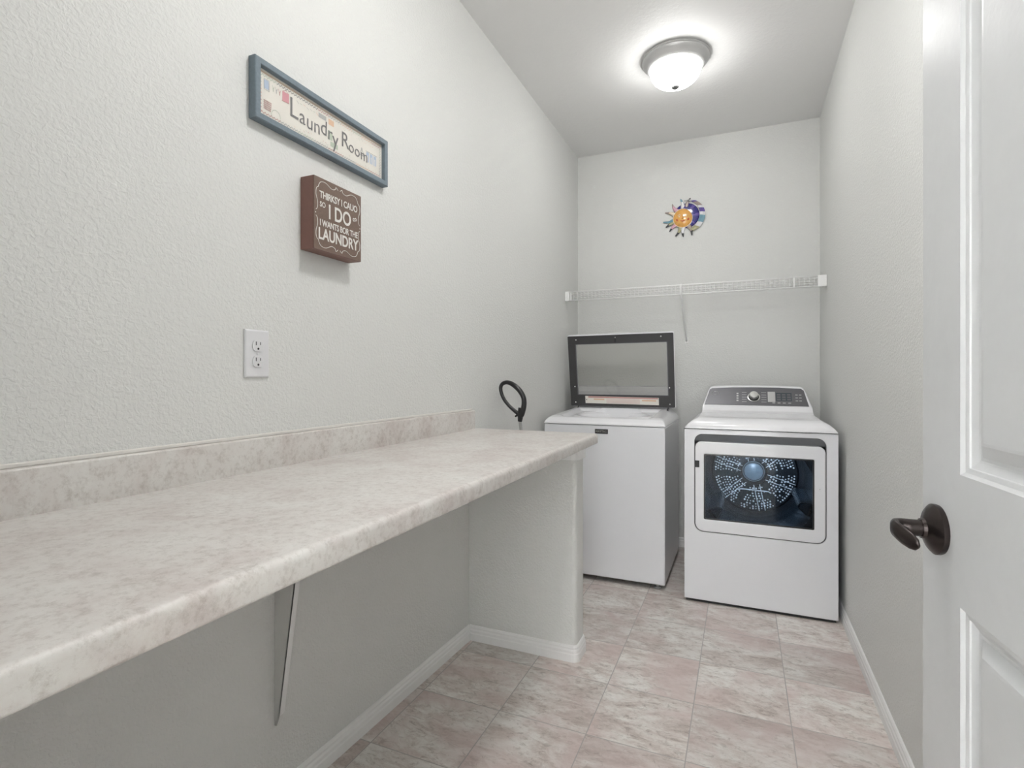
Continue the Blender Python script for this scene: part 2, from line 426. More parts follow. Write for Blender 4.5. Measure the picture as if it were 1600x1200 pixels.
struct('floor', bx((-2.2, -2.7, -0.06), (1.8, YB + 0.12, 0)), M['floor'])
# wall with the doorway, just in front of the lens plane
bm = bmesh.new(); DX0, DX1, DH = -0.475, 0.345, 2.04
box(bm, (-2.2, 0.01, 0), (DX0, Y0, ZC)); box(bm, (DX1, 0.01, 0), (1.8, Y0, ZC)); box(bm, (DX0, 0.01, DH), (DX1, Y0, ZC))
struct('wall_front', bm, M['wall'])
bm = bmesh.new()
box(bm, (DX0, 0.0, 0), (DX0 + 0.018, Y0 + 0.008, DH)); box(bm, (DX1 - 0.018, 0.0, 0), (DX1, Y0 + 0.008, DH)); box(bm, (DX0, 0.0, DH - 0.018), (DX1, Y0 + 0.008, DH))
struct('trim_1', bm, M['trim'], bevel=0.002)
# hallway behind the camera
struct('wall_hall_left', bx((-2.32, -2.7, 0), (-2.2, 0.13, ZC)), M['wall'])
struct('wall_hall_right', bx((1.8, -2.7, 0), (1.92, 0.13, ZC)), M['wall'])
bm = bmesh.new()
box(bm, (-2.32, -2.82, 0), (-1.3, -2.7, ZC)); box(bm, (0.7, -2.82, 0), (1.92, -2.7, ZC)); box(bm, (-1.3, -2.82, 0), (0.7, -2.7, 0.6)); box(bm, (-1.3, -2.82, 2.3), (0.7, -2.7, ZC))
struct('wall_hall_back', bm, M['wall'])
struct('ceiling_hall', bx((-2.32, -2.82, ZC), (1.92, 0.01, ZC + 0.1)), M['ceiling'])

# baseboards
BB = [(0.0, 0.0), (0.0125, 0.0), (0.0125, 0.030), (0.0105, 0.034), (0.0105, 0.044), (0.0075, 0.050), (0.0075, 0.056), (0.004, 0.062), (0.0, 0.064)]
def baseboard(name, path, side):
    """path: list of (x, y) on the wall face; side +1: room is to the left of the walking direction"""
    bm = bmesh.new(); ls = []; P = [Vector(p) for p in path]; n = len(P)
    for i, p in enumerate(P):
        d0 = (P[i] - P[i - 1]).normalized() if i > 0 else (P[1] - P[0]).normalized()
        d1 = (P[i + 1] - P[i]).normalized() if i < n - 1 else d0
        n0 = Vector((-d0.y, d0.x)) * side; n1 = Vector((-d1.y, d1.x)) * side
        nn = (n0 + n1).normalized(); nn = nn / max(0.4, nn.dot(n0))
        ls.append([(p.x + nn.x * t, p.y + nn.y * t, h) for t, h in BB])
    vs = loops(bm, ls, close=True, cap0=True, cap1=True)
    return struct(name, bm, M['trim'])

# pony wall carrying the end of the counter, with a rounded end
PY0, PY1, PXE, PR = 2.070, 2.188, -0.612, 0.020
def pony_outline(grow=0.0, seg=5):
    pts = [(XL - 0.01, PY0 - grow)]
    for (cx, cy, a0) in ((PXE - PR, PY0 + PR, -PI / 2), (PXE - PR, PY1 - PR, 0)):
        for k in range(seg + 1):
            a = a0 + PI / 2 * k / seg; pts.append((cx + (PR + grow) * math.cos(a), cy + (PR + grow) * math.sin(a)))
    pts.append((XL - 0.01, PY1 + grow))
    return pts
bm = bmesh.new(); prism(bm, [(x, y, 0) for x, y in pony_outline()], (0, 0, 0.880))
struct('wall_pony', bm, M['wall'], smooth=True, auto=40)
bm = bmesh.new(); po = pony_outline(0.011); pi_ = pony_outline(0.0)
ls = [[(x, y, 0.812) for x, y in pi_], [(x, y, 0.812) for x, y in po], [(x, y, 0.872) for x, y in po], [(x, y, 0.872) for x, y in pi_]]
loops(bm, ls, close=False)
struct('trim_2', bm, M['trim'], smooth=True, auto=40)
po = pony_outline(0.0, 4)
baseboard('baseboard_pony', [(xlow(2.07) + 0.004, PY0)] + po[1:-1] + [(XL + 0.004, PY1)], -1)
baseboard('baseboard_left', [(xlow(0.13), 0.14), (xlow(0.87), 0.87), (xlow(2.07), 2.066)], -1)
baseboard('baseboard_alcove', [(XL, PY1 + 0.004), (XL, YB)], -1)
baseboard('baseboard_right', [(XR, 0.14), (XR, YB)], 1)
baseboard('baseboard_back', [(XL + 0.013, YB), (XR - 0.013, YB)], -1)

# ------------------------------------------------------------------ door (open, against the right wall)
E = Vector((0.246, 0.963, 0)); DA = math.radians(5.36)
dh = Vector((math.sin(DA), -math.cos(DA), 0))      # from free edge towards hinge
dn = Vector((-math.cos(DA), -math.sin(DA), 0))     # out of the visible face
DW, DT = 0.81, 0.035
def dp(w, z, t=0.0): return E + dh * w + dn * t + Vector((0, 0, z))
door = thing('door_1', 'white panelled interior door standing open in front of the right wall', 'door', (E.x, E.y, 0.012))
door['kind'] = 'structure'
ZB, ZT = 0.012, 2.03
bm = bmesh.new()
def rect_loop(w0, w1, z0, z1, t): return [dp(w0, z0, t), dp(w1, z0, t), dp(w1, z1, t), dp(w0, z1, t)]
wa, wb = 0.1116, DW - 0.1116
panels = [(0.20, 0.854), (1.024, 1.90)]
# stiles and rails
def quad(w0, w1, z0, z1, t=0):
    bm.faces.new([bm.verts.new(p) for p in rect_loop(w0, w1, z0, z1, t)])
quad(0, wa, ZB, ZT); quad(wb, DW, ZB, ZT); quad(wa, wb, ZB, 0.20); quad(wa, wb, 0.854, 1.024); quad(wa, wb, 1.90, ZT)
for z0, z1 in panels:
    prof = [(0, 0), (0.004, -0.004), (0.010, -0.0055), (0.011, -0.0075), (0.019, -0.0115), (0.022, -0.0125), (0.026, -0.0125), (0.042, -0.0045), (0.046, -0.004)]
    ls = [rect_loop(wa + i, wb - i, z0 + i, z1 - i, t) for i, t in prof]
    loops(bm, ls, cap1=True)
# edges and back
bk = rect_loop(0, DW, ZB, ZT, -DT); fr = rect_loop(0, DW, ZB, ZT, 0)
loops(bm, [fr, bk], cap1=True)
bmesh.ops.remove_doubles(bm, verts=bm.verts[:], dist=1e-5)
obj('door_slab', bm, M['door'], door)
# lever handle
rc = (0.052, 0.938)
lv = bmesh.new()
def ring_door(c, r, t, n=32): return [dp(c[0] + r * math.cos(2 * PI * k / n), c[1] + r * math.sin(2 * PI * k / n), t) for k in range(n)]
loops(lv, [ring_door(rc, r, t) for r, t in ((0.0335, 0.0), (0.0345, 0.003), (0.0345, 0.007), (0.0325, 0.009), (0.028, 0.0125), (0.020, 0.016), (0.0145, 0.018), (0.0135, 0.022))], cap0=True, cap1=True)
rose = obj('door_rosette', lv, M['bronze'], door, smooth=True, auto=35)
rose['label'] = 'dark bronze round rosette'
lv = bmesh.new()
# neck out of the rose, turning into a lever that sweeps towards the hinge
path = [(0.052, 0.938, 0.018), (0.052, 0.938, 0.034), (0.052, 0.938, 0.044), (0.054, 0.9375, 0.0505), (0.060, 0.9365, 0.0535), (0.069, 0.935, 0.053), (0.080, 0.932, 0.050), (0.092, 0.929, 0.046), (0.100, 0.927, 0.043), (0.104, 0.926, 0.0415)]
rz = [0.0115, 0.0115, 0.012, 0.0125, 0.0125, 0.0125, 0.0125, 0.0115, 0.0085, 0.003]
rt = [0.0115, 0.0115, 0.0115, 0.0095, 0.0070, 0.0055, 0.0050, 0.0045, 0.0035, 0.0015]
P3 = [dp(*p) for p in path]; ls = []
for i, p in enumerate(P3):
    t = (P3[min(i + 1, len(P3) - 1)] - P3[max(i - 1, 0)]).normalized(); z = Vector((0, 0, 1)); z = (z - t * z.dot(t)).normalized(); s = t.cross(z)
    ls.append([p + z * rz[i] * math.sin(2 * PI * k / 20) + s * rt[i] * math.cos(2 * PI * k / 20) for k in range(20)])
loops(lv, ls, cap0=True, cap1=True)
lever = obj('door_handle', lv, M['bronze'], door, smooth=True, auto=60)
lever['label'] = 'dark bronze lever handle'
for hz in (0.25, 1.02, 1.80):
    bm = bmesh.new(); a = dp(DW + 0.004, hz - 0.045, 0.002); tube(bm, [a, a + Vector((0, 0, 0.09))], 0.006, 12)
    obj('hinge', bm, M['bronze'], door)

# ------------------------------------------------------------------ counter and backsplash
CZ, CT, CXF, CYE = 0.920, 0.040, -0.532, 2.105
ctr = thing('countertop', 'long mottled pinkish grey laminate countertop along the left wall', 'countertop', (XL, 1.1, CZ - CT))
bm = bmesh.new()
pf = [(XL + 0.001, CZ - CT), (XL + 0.001, CZ)]
for k in range(7):
    a = PI / 2 - PI / 2 * k / 6; pf.append((CXF - 0.012 + 0.012 * math.cos(a), CZ - 0.012 + 0.012 * math.sin(a)))
for k in range(4):
    a = -PI / 2 * k / 3; pf.append((CXF - 0.005 + 0.005 * math.cos(a), CZ - CT + 0.005 + 0.005 * math.sin(a)))
prism(bm, [(x, 0.135, z) for x, z in pf], (0, CYE - 0.135, 0))
obj('worktop', bm, M['laminate'], ctr, smooth=True, auto=50)
bm = bmesh.new()
pf = [(XL + 0.001, CZ), (XL + 0.020, CZ), (XL + 0.020, 0.996)] + [(XL + 0.016 + 0.004 * math.cos(a), 0.996 + 0.004 * math.sin(a)) for a in (0.5, 1.0, PI / 2)] + [(XL + 0.001, 1.000)]
prism(bm, [(x, 0.135, z) for x, z in pf], (0, 2.088 - 0.135, 0))
obj('backsplash', bm, M['laminate'], ctr, smooth=True, auto=50)
bm = bmesh.new(); box(bm, (XL + 0.0005, 0.135, 1.0), (XL + 0.007, 2.086, 1.008)); obj('caulk_bead', bm, M['white_paint'], ctr, bevel=0.002)

# counter support bracket
br = thing('counter_bracket', 'tall narrow grey steel bracket screwed under the countertop to the left wall', 'bracket', (-1.137, 1.045, 0.226))
BYB = 1.045; xw = xlow(BYB)
bm = bmesh.new()
web = [(xw + 0.001, 0.226), (-1.128, 0.226), (-1.119, 0.250), (-1.062, 0.619), (-1.022, CZ - CT - 0.001), (xw + 0.001, CZ - CT - 0.001)]
prism(bm, [(x, BYB, z) for x, z in web], (0, 0.003, 0))
obj('bracket_web', bm, M['bracket'], br)
bm = bmesh.new()
prism(bm, [(-1.1175, BYB, 0.255), (-1.062, BYB, 0.619), (-1.022, BYB, 0.879), (-1.026, BYB, 0.879), (-1.066, BYB, 0.619), (-1.1215, BYB, 0.255)], (0, 0.016, 0))
obj('bracket_flange', bm, M['trim'], br)
bm = bmesh.new(); prism(bm, [(xw + 0.0005, BYB + 0.003, 0.226), (xw + 0.0005, BYB + 0.012, 0.220), (xw + 0.0005, BYB + 0.026, 0.230), (xw + 0.0005, BYB + 0.026, 0.29), (xw + 0.0005, BYB + 0.003, 0.33)], (0.0025, 0, 0))
obj('bracket_foot', bm, M['bracket'], br)
bm = bmesh.new(); lathe(bm, [(0.0, 0.003), (0.0045, 0.003), (0.0045, 0.0055), (0.0, 0.0065)], (xw, BYB + 0.014, 0.250), 12, 'x'); obj('screw', bm, M['dark'], br)

# ------------------------------------------------------------------ outlet
out = thing('wall_outlet', 'white double electrical outlet on the left wall above the backsplash', 'outlet', (XL, 0.96, 1.147))
oy0, oy1, oz0, oz1 = 0.918, 0.989, 1.147, 1.264
bm = bmesh.new()
lp = [[(XL + t, oy0 + i, oz0 + i), (XL + t, oy1 - i, oz0 + i), (XL + t, oy1 - i, oz1 - i), (XL + t, oy0 + i, oz1 - i)] for i, t in ((0, 0.0005), (0, 0.003), (0.0015, 0.005), (0.004, 0.006))]
loops(bm, lp, cap0=True, cap1=True)
obj('cover_plate', bm, M['outlet'], out, bevel=0.0)
oc = (oy0 + oy1) / 2
for zc in (1.225, 1.186):
    bm = bmesh.new(); pts = []
    for k in range(28):
        a = 2 * PI * k / 28; yy = 0.0165 * math.cos(a); zz = 0.0165 * math.sin(a); zz = max(-0.0135, min(0.0135, zz)); pts.append((XL + 0.0055, oc + yy, zc + zz))
    prism(bm, pts, (0.003, 0, 0)); rcpt = obj('receptacle', bm, M['outlet'], out, bevel=0.0005)
    bm = bmesh.new()
    box(bm, (XL + 0.0082, oc - 0.0075, zc + 0.001), (XL + 0.0088, oc - 0.0055, zc + 0.010)); box(bm, (XL + 0.0082, oc + 0.0055, zc + 0.002), (XL + 0.0088, oc + 0.0075, zc + 0.009))
    lathe(bm, [(0.0, 0.0082), (0.0028, 0.0082), (0.0028, 0.0088), (0.0, 0.0088)], (XL, oc, zc - 0.0075), 12, 'x')
    obj('slots', bm, M['dark'], rcpt)
bm = bmesh.new(); lathe(bm, [(0.003, 0.006), (0.003, 0.0072), (0.001, 0.0076)], (XL, oc, 1.2055), 12, 'x', cap1=True); obj('screw', bm, M['outlet'], out)

# ------------------------------------------------------------------ framed picture
FY0, FY1, FZ0, FZ1, FD = 0.932, 1.455, 1.776, 1.927, 0.024
pic = thing('framed_picture', 'long picture lettered Laundry Room in a blue-grey frame on the left wall', 'picture', (XL, 1.19, FZ0))
bm = bmesh.new()
def yz_loop(i, t): return [(XL + t, FY0 + i, FZ0 + i), (XL + t, FY1 - i, FZ0 + i), (XL + t, FY1 - i, FZ1 - i), (XL + t, FY0 + i, FZ1 - i)]
loops(bm, [yz_loop(0, 0.0008), yz_loop(0, FD - 0.002), yz_loop(0.002, FD), yz_loop(0.015, FD), yz_loop(0.0165, FD - 0.002), yz_loop(0.0165, 0.008)])
obj('picture_frame', bm, M['blue_frame'], pic)
bm = bmesh.new(); box(bm, (XL + 0.006, FY0 + 0.015, FZ0 + 0.015), (XL + 0.010, FY1 - 0.015, FZ1 - 0.015)); obj('picture_print', bm, M['paper'], pic)
random.seed(5)
XP = XL + 0.0101
iy0, iy1, iz0, iz1 = FY0 + 0.022, FY1 - 0.022, FZ0 + 0.022, FZ1 - 0.022
bm = bmesh.new()   # drawn decorations on the print, one mesh
def dab(y, z, w, h, mi, rot=0.0):
    c, s_ = math.cos(rot), math.sin(rot)
    v = [bm.verts.new((XP + 0.0002 + mi * 0.00003, y + a * c - b * s_, z + a * s_ + b * c)) for a, b in ((-w / 2, -h / 2), (w / 2, -h / 2), (w / 2, h / 2), (-w / 2, h / 2))]
    bm.faces.new(v).material_index = mi
def stroke(pts, w, mi):
    for a, b in zip(pts, pts[1:]):
        d = math.hypot(b[0] - a[0], b[1] - a[1]); dab((a[0] + b[0]) / 2, (a[1] + b[1]) / 2, d + w * 0.6, w, mi, math.atan2(b[1] - a[1], b[0] - a[0]))
mats_d = [M['ink'], M['pink'], M['pastel_blue'], M['pastel_green'], M['pastel_orange'], M['pastel_grey'], M['pastel_red']]
n = 62    # zigzag thread border along the top, sides and bottom
def border(p0, p1, n, amp, mis):
    d = Vector((p1[0] - p0[0], p1[1] - p0[1])); L_ = d.length; d.normalize(); q = Vector((-d.y, d.x))
    pts = [(p0[0] + d.x * L_ * k / n + q.x * amp * (1 if k % 2 else -1), p0[1] + d.y * L_ * k / n + q.y * amp * (1 if k % 2 else -1)) for k in range(n + 1)]
    for k in range(n): stroke(pts[k:k + 2], 0.0015, mis[int(k / n * len(mis)) % len(mis)])
border((iy0 + 0.006, iz1 - 0.009), (iy1 - 0.004, iz1 - 0.009), 96, 0.0026, [3, 0, 0, 0, 6, 5, 4, 3, 4, 6])
border((iy0 + 0.004, iz0 + 0.006), (iy1 - 0.004, iz0 + 0.006), 100, 0.0024, [6, 5, 3, 5, 6, 5, 4, 6])
border((iy0 + 0.004, iz0 + 0.008), (iy0 + 0.004, iz1 - 0.010), 20, 0.0026, [6, 4, 3])
border((iy1 - 0.004, iz0 + 0.008), (iy1 - 0.004, iz1 - 0.010), 20, 0.0026, [5, 3])
stroke([(iy0, iz1 - 0.0015), (iy1, iz1 - 0.0015)], 0.0022, 4)
# washing basket, garments, jug, iron and line of clothes
dab(iy0 + 0.022, iz1 - 0.028, 0.014, 0.022, 2, 0.05); stroke([(iy0 + 0.014, iz1 - 0.016), (iy0 + 0.030, iz1 - 0.015), (iy0 + 0.031, iz1 - 0.042), (iy0 + 0.015, iz1 - 0.041), (iy0 + 0.014, iz1 - 0.016)], 0.001, 5)
for k in range(6): stroke([(iy0 + 0.014 + 0.004 * k, iz0 + 0.016), (iy0 + 0.017 + 0.004 * k, iz0 + 0.040)], 0.0012, 6)
for k in range(5): stroke([(iy0 + 0.013, iz0 + 0.018 + 0.005 * k), (iy0 + 0.036, iz0 + 0.018 + 0.005 * k)], 0.001, 6)
dab(iy0 + 0.083, iz1 - 0.030, 0.022, 0.024, 1); stroke([(iy0 + 0.071, iz1 - 0.044), (iy0 + 0.094, iz1 - 0.042)], 0.002, 6); stroke([(iy0 + 0.074, iz1 - 0.018), (iy0 + 0.083, iz1 - 0.013), (iy0 + 0.092, iz1 - 0.018)], 0.0012, 6)
for k in range(14):
    a = k / 13 * PI; stroke([(iy0 + 0.052 + 0.014 * math.cos(a), iz0 + 0.012 + 0.016 * math.sin(a)), (iy0 + 0.052 + 0.014 * math.cos(a + 0.25), iz0 + 0.012 + 0.016 * math.sin(a + 0.25))], 0.0012, 3)
for yy, w in ((0.040, 3), (0.050, 5), (0.060, 6)): stroke([(iy0 + yy, iz1 - 0.02), (iy0 + yy + 0.003, iz1 - 0.036), (iy0 + yy + 0.006, iz1 - 0.022), (iy0 + yy + 0.002, iz1 - 0.030)], 0.001, w)
dab(iy0 + 0.215, iz1 - 0.022, 0.030, 0.012, 5); dab(iy0 + 0.250, iz1 - 0.024, 0.022, 0.016, 4); dab(iy0 + 0.246, iz0 + 0.045, 0.018, 0.026, 3); dab(iy0 + 0.262, iz0 + 0.022, 0.030, 0.014, 3)
for k in range(7): stroke([(iy0 + 0.120 + 0.012 * k, iz1 - 0.021 - 0.002 * (k % 2)), (iy0 + 0.127 + 0.012 * k, iz1 - 0.026 + 0.002 * (k % 3))], 0.0012, [5, 3, 4, 5][k % 4])
for k in range(3):      # blue garments hanging at the right
    yy = iy1 - 0.066 + 0.018 * k
    dab(yy, iz0 + 0.056, 0.013, 0.010, 2); dab(yy - 0.0038, iz0 + 0.041, 0.0045, 0.022, 2, 0.06); dab(yy + 0.0038, iz0 + 0.041, 0.0045, 0.022, 2, -0.06)
stroke([(iy1 - 0.075, iz0 + 0.063), (iy1 - 0.018, iz0 + 0.064)], 0.001, 0)
stroke([(iy1 - 0.102, iz0 + 0.040), (iy1 - 0.095, iz0 + 0.064), (iy1 - 0.084, iz0 + 0.042), (iy1 - 0.102, iz0 + 0.040)], 0.003, 5)
for k in range(26):
    y = random.uniform(iy0 + 0.11, iy1 - 0.02); z = iz0 + random.uniform(0.010, 0.018)
    stroke([(y, z), (y + random.uniform(-0.004, 0.006), z + random.uniform(-0.002, 0.004))], 0.0009, random.choice([3, 5, 6, 4]))
for k in range(20):
    y = random.uniform(iy0 + 0.27, iy1 - 0.02); z = iz1 - random.uniform(0.012, 0.026)
    stroke([(y, z), (y + random.uniform(-0.003, 0.006), z + random.uniform(-0.003, 0.003))], 0.0009, random.choice([3, 5, 4]))
obj('drawn_decoration', bm, mats_d, pic)
bm = bmesh.new()
for word in ((('L', 1.064, 1.856, .074, 0), ('a', 1.094, 1.848, .058, .02), ('u', 1.121, 1.845, .058, -.03), ('n', 1.148, 1.845, .058, .02), ('d', 1.175, 1.853, .060, -.03), ('r', 1.199, 1.847, .056, -.02), ('y', 1.221, 1.838, .064, .05)), (('R', 1.262, 1.852, .064, 0), ('o', 1.290, 1.844, .050, .03), ('o', 1.317, 1.842, .050, -.04), ('m', 1.350, 1.840, .050, -.03))):
    bm = bmesh.new()
    for ch, y, z, sz, rt_ in word:
        add_text(bm, ch, sz, wallmat(XP + 0.0008, y, z, rt_), extrude=0.0002, offset=-0.0002, sx=0.92)
    obj('lettering', bm, M['ink'], pic)

# ------------------------------------------------------------------ brown box sign
BY0, BY1, BZ0, BZ1, BD = 1.097, 1.289, 1.493, 1.690, 0.048
sg = thing('box_sign', 'brown wooden box sign with white lettering below the framed picture', 'sign', (XL, 1.19, BZ0))
bm = bmesh.new(); box(bm, (XL + 0.0005, BY0, BZ0), (XL + BD - 0.002, BY1, BZ1)); obj('box_body', bm, M['brown_side'], sg, bevel=0.0015)
bm = bmesh.new(); box(bm, (XL + BD - 0.0022, BY0 + 0.0006, BZ0 + 0.0006), (XL + BD, BY1 - 0.0006, BZ1 - 0.0006)); obj('front_board', bm, M['brown'], sg)
bm = bmesh.new(); XF = XL + BD + 0.0006
yc = (BY0 + BY1) / 2; zc = (BZ0 + BZ1) / 2
def L_(txt, sz, y, z, **k): add_text(bm, txt, sz, wallmat(XF, y, z, k.pop('rot', 0.0)), extrude=0.0004, **k)
L_('THIRKSY I CAUO', 0.0265, yc + 0.001, zc + 0.052, offset=0.0005, sx=0.80, space=0.95)
L_('SO', 0.020, BY0 + 0.032, zc + 0.026, offset=0.0003, sx=0.85)
L_('I DO', 0.056, yc + 0.004, zc + 0.012, offset=0.0009, sx=0.80)
L_('co', 0.020, BY1 - 0.030, zc + 0.022, offset=0.0003, sx=0.9, rot=0.3)
L_('I WANTS BOR THE', 0.0245, yc + 0.002, zc - 0.024, offset=0.0004, sx=0.78, space=0.95)
L_('LAUNDRY', 0.044, yc, zc - 0.055, offset=0.0009, sx=0.80)
obj('lettering', bm, M['white_paint'], sg)
bm = bmesh.new()
def scroll(pts, w=0.0009):
    p = catmull([(XF - 0.0002, y, z) for y, z in pts], 6); tube(bm, p, w, 6)
for sy in (1, -1):
    for sz in (1, -1):
        Y = lambda a: yc + sy * a
        Z = lambda a: zc + sz * a
        scroll([(Y(0.004), Z(0.084)), (Y(0.012), Z(0.090)), (Y(0.016), Z(0.083)), (Y(0.030), Z(0.080)), (Y(0.052), Z(0.089)), (Y(0.070), Z(0.087)), (Y(0.078), Z(0.078)), (Y(0.080), Z(0.072)), (Y(0.087), Z(0.066)), (Y(0.089), Z(0.050)), (Y(0.083), Z(0.030)), (Y(0.084), Z(0.014)), (Y(0.089), Z(0.008))])
lathe(bm, [(0.0, 0), (0.002, 0), (0.0015, 0.0008), (0.0, 0.001)], (XF - 0.0008, BY0 + 0.006, zc), 8, 'x'); lathe(bm, [(0.0, 0), (0.002, 0), (0.0015, 0.0008), (0.0, 0.001)], (XF - 0.0008, BY1 - 0.006, zc), 8, 'x')
obj('painted_scroll_border', bm, M['white_paint'], sg)

# ------------------------------------------------------------------ ceiling lights
def ceiling_light(loc, label, dome='dome'):
    t = thing('ceiling_light', label, 'ceiling light', (loc[0], loc[1], ZC), 'flush dome ceiling lights')
    bm = bmesh.new()
    lathe(bm, [(0.0, 0), (0.158, 0.0), (0.165, -0.004), (0.166, -0.010), (0.161, -0.014), (0.160, -0.020), (0.152, -0.030), (0.143, -0.040), (0.136, -0.050), (0.128, -0.054), (0.122, -0.052), (0.0, -0.030)], (loc[0], loc[1], ZC), 64)
    obj('pan', bm, M['nickel'], t, smooth=True, auto=30)
    bm = bmesh.new()
    pr = [(0.125, -0.050)] + [(0.125 * math.cos(a) ** 0.8, -0.052 - 0.088 * math.sin(a)) for a in [PI / 2 * k / 12 for k in range(1, 12)]] + [(0.001, -0.140)]
    lathe(bm, pr, (loc[0], loc[1], ZC), 64)
    obj('glass_bowl', bm, M[dome], t, smooth=True)
    bm = bmesh.new(); lathe(bm, [(0.018, -0.138), (0.020, -0.143), (0.018, -0.149), (0.010, -0.154), (0.0, -0.156)], (loc[0], loc[1], ZC), 24)
    lathe(bm, [(0.0, -0.136), (0.016, -0.139)], (loc[0], loc[1], ZC), 24)
    obj('finial', bm, M['nickel_shade'], t, smooth=True, auto=40)
    return t
ceiling_light((-0.305, 2.77), 'flush ceiling light with white glass bowl and nickel rim above the washer and dryer')
ceiling_light((-0.15, 1.20), 'flush ceiling light with white glass bowl nearest the doorway', 'dome_bright')

# ------------------------------------------------------------------ sun and moon wall ornament
SX, SZ, SY = -0.352, 2.222, YB
sun = thing('sun_moon_ornament', 'colourful glazed sun and crescent moon ornament on the back wall', 'wall ornament', (SX, YB, SZ - 0.13))
def disc(bm, cx, cz, r, y0, dome, n=40, mi=0):
    lathe(bm, [(r, 0), (r, -0.003), (r * 0.92, -0.003 - dome * 0.35), (r * 0.7, -0.003 - dome * 0.7), (r * 0.4, -0.003 - dome * 0.93), (r * 0.02, -0.003 - dome)], (cx, y0, cz), n, 'y', mi=mi, cap1=True)
# rays
rays = [(205, .132, 'glaze_black', 'glaze_olive'), (187, .138, 'glaze_teal', 'glaze_teal'), (160, .132, 'glaze_taupe', 'glaze_cream'), (128, .124, 'glaze_taupe', 'glaze_pink'), (100, .128, 'glaze_teal', 'glaze_white'), (72, .132, 'glaze_black', 'glaze_taupe'), (222, .128, 'glaze_black', 'glaze_pink'), (245, .134, 'glaze_black', 'glaze_olive'), (268, .130, 'glaze_black', 'glaze_white'), (292, .134, 'glaze_black', 'glaze_taupe')]
cx0, cz0 = SX - 0.004, SZ - 0.004
for k, (deg, R, tipm, midm) in enumerate(rays):
    a = math.radians(deg); d = Vector((math.cos(a), 0, math.sin(a))); q = Vector((-d.z, 0, d.x)); bend = 0.010 if k % 2 else -0.006
    bm = bmesh.new(); ls = []
    for r_, w in ((0.055, 0.017), (0.075, 0.014), (0.092, 0.010), (0.106, 0.0075), (R - 0.006, 0.005), (R, 0.0025)):
        f = (r_ - 0.055) / (R - 0.055); c = Vector((cx0, YB - 0.010, cz0)) + d * r_ + q * bend * math.sin(f * PI)
        ls.append([c + q * w * math.cos(t) + Vector((0, 0.004 * math.sin(t), 0)) for t in [2 * PI * i / 8 for i in range(8)]])
    loops(bm, ls, cap0=True, cap1=True)
    for f in bm.faces:
        rr = (f.calc_center_median() - Vector((cx0, YB - 0.01, cz0))).length
        f.material_index = 1 if rr > 0.104 else 0
    obj('sun_ray', bm, [M[midm], M[tipm]], sun, smooth=True)
# crescent moon segments
def crescent(bm, a0, a1, mi, y0=YB - 0.004, th=0.012, f0=0.0, f1=1.0):
    n = 12; top = []; ls = []
    for i in range(n + 1):
        a = math.radians(a0 + (a1 - a0) * i / n)
        ro = 0.108; co = (SX + 0.022, SZ + 0.004)
        o = Vector((co[0] + ro * math.cos(a), co[1] + ro * math.sin(a)))
        ci = Vector((SX - 0.004, SZ + 0.010)); inn = ci + Vector((0.100 * math.cos(a), 0.100 * math.sin(a)))
        p0 = inn.lerp(o, f0); p1 = inn.lerp(o, f1); mdl = (p0 + p1) / 2
        ls.append([(p0.x, y0, p0.y), (p0.x, y0 - th * 0.7, p0.y), (mdl.x, y0 - th, mdl.y), (p1.x, y0 - th * 0.7, p1.y), (p1.x, y0, p1.y)])
    loops(bm, ls, close=True, cap0=True, cap1=True, mi=mi)
bm = bmesh.new()
cols = ['glaze_white', 'glaze_taupe', 'glaze_violet', 'glaze_teal', 'glaze_olive']
for a0, a1, mi in ((-72, -48, 4), (-48, -30, 0), (-30, -4, 3), (-4, 8, 0), (8, 24, 2), (24, 34, 0), (34, 56, 1), (56, 66, 2), (66, 90, 0)): crescent(bm, a0, a1, mi)
obj('crescent_moon', bm, [M[c] for c in cols], sun)
# cobalt ring behind the face
bm = bmesh.new(); disc(bm, SX + 0.010, SZ + 0.008, 0.083, YB - 0.002, 0.012, 48)
for f in bm.faces:
    c = f.calc_center_median(); a = math.degrees(math.atan2(c.z - SZ, c.x - SX)) % 45
    f.material_index = 1 if a < 11 else 0
obj('cobalt_disc', bm, [M['glaze_cobalt'], M['glaze_violet']], sun, smooth=True)
bm = bmesh.new(); disc(bm, SX - 0.012, SZ - 0.008, 0.062, YB - 0.010, 0.018, 48)
face = obj('sun_face', bm, M['glaze_orange'], sun, smooth=True)
bm = bmesh.new(); lathe(bm, [(0.060, -0.013), (0.0625, -0.016), (0.065, -0.013)], (SX - 0.012, YB, SZ - 0.008), 48, 'y'); obj('face_rim', bm, M['glaze_cream'], face, smooth=True)
fx, fz, fy = SX - 0.012, SZ - 0.008, YB - 0.030
for s_ in (-1, 1):
    bm = bmesh.new(); tube(bm, [(fx + s_ * 0.012, fy + 0.001, fz + 0.016), (fx + s_ * 0.022, fy, fz + 0.020), (fx + s_ * 0.032, fy + 0.003, fz + 0.015)], 0.002, 6)
    obj('eyebrow', bm, M['glaze_cream'], face)
    bm = bmesh.new(); lathe(bm, [(0.006, 0.0), (0.004, -0.003), (0.0, -0.004)], (fx + s_ * 0.021, fy + 0.002, fz + 0.007), 12, 'y')
    obj('eye', bm, M['glaze_cream'], face)
    bm = bmesh.new(); lathe(bm, [(0.011, 0.0), (0.009, -0.003), (0.0, -0.005)], (fx + s_ * 0.033, fy + 0.006, fz - 0.013), 14, 'y')
    obj('cheek', bm, M['glaze_red'], face, smooth=True)
bm = bmesh.new(); tube(bm, [(fx, fy, fz + 0.012), (fx, fy - 0.006, fz - 0.006), (fx, fy - 0.001, fz - 0.010)], [0.003, 0.006, 0.004], 8); obj('nose', bm, M['glaze_orange'], face, smooth=True)
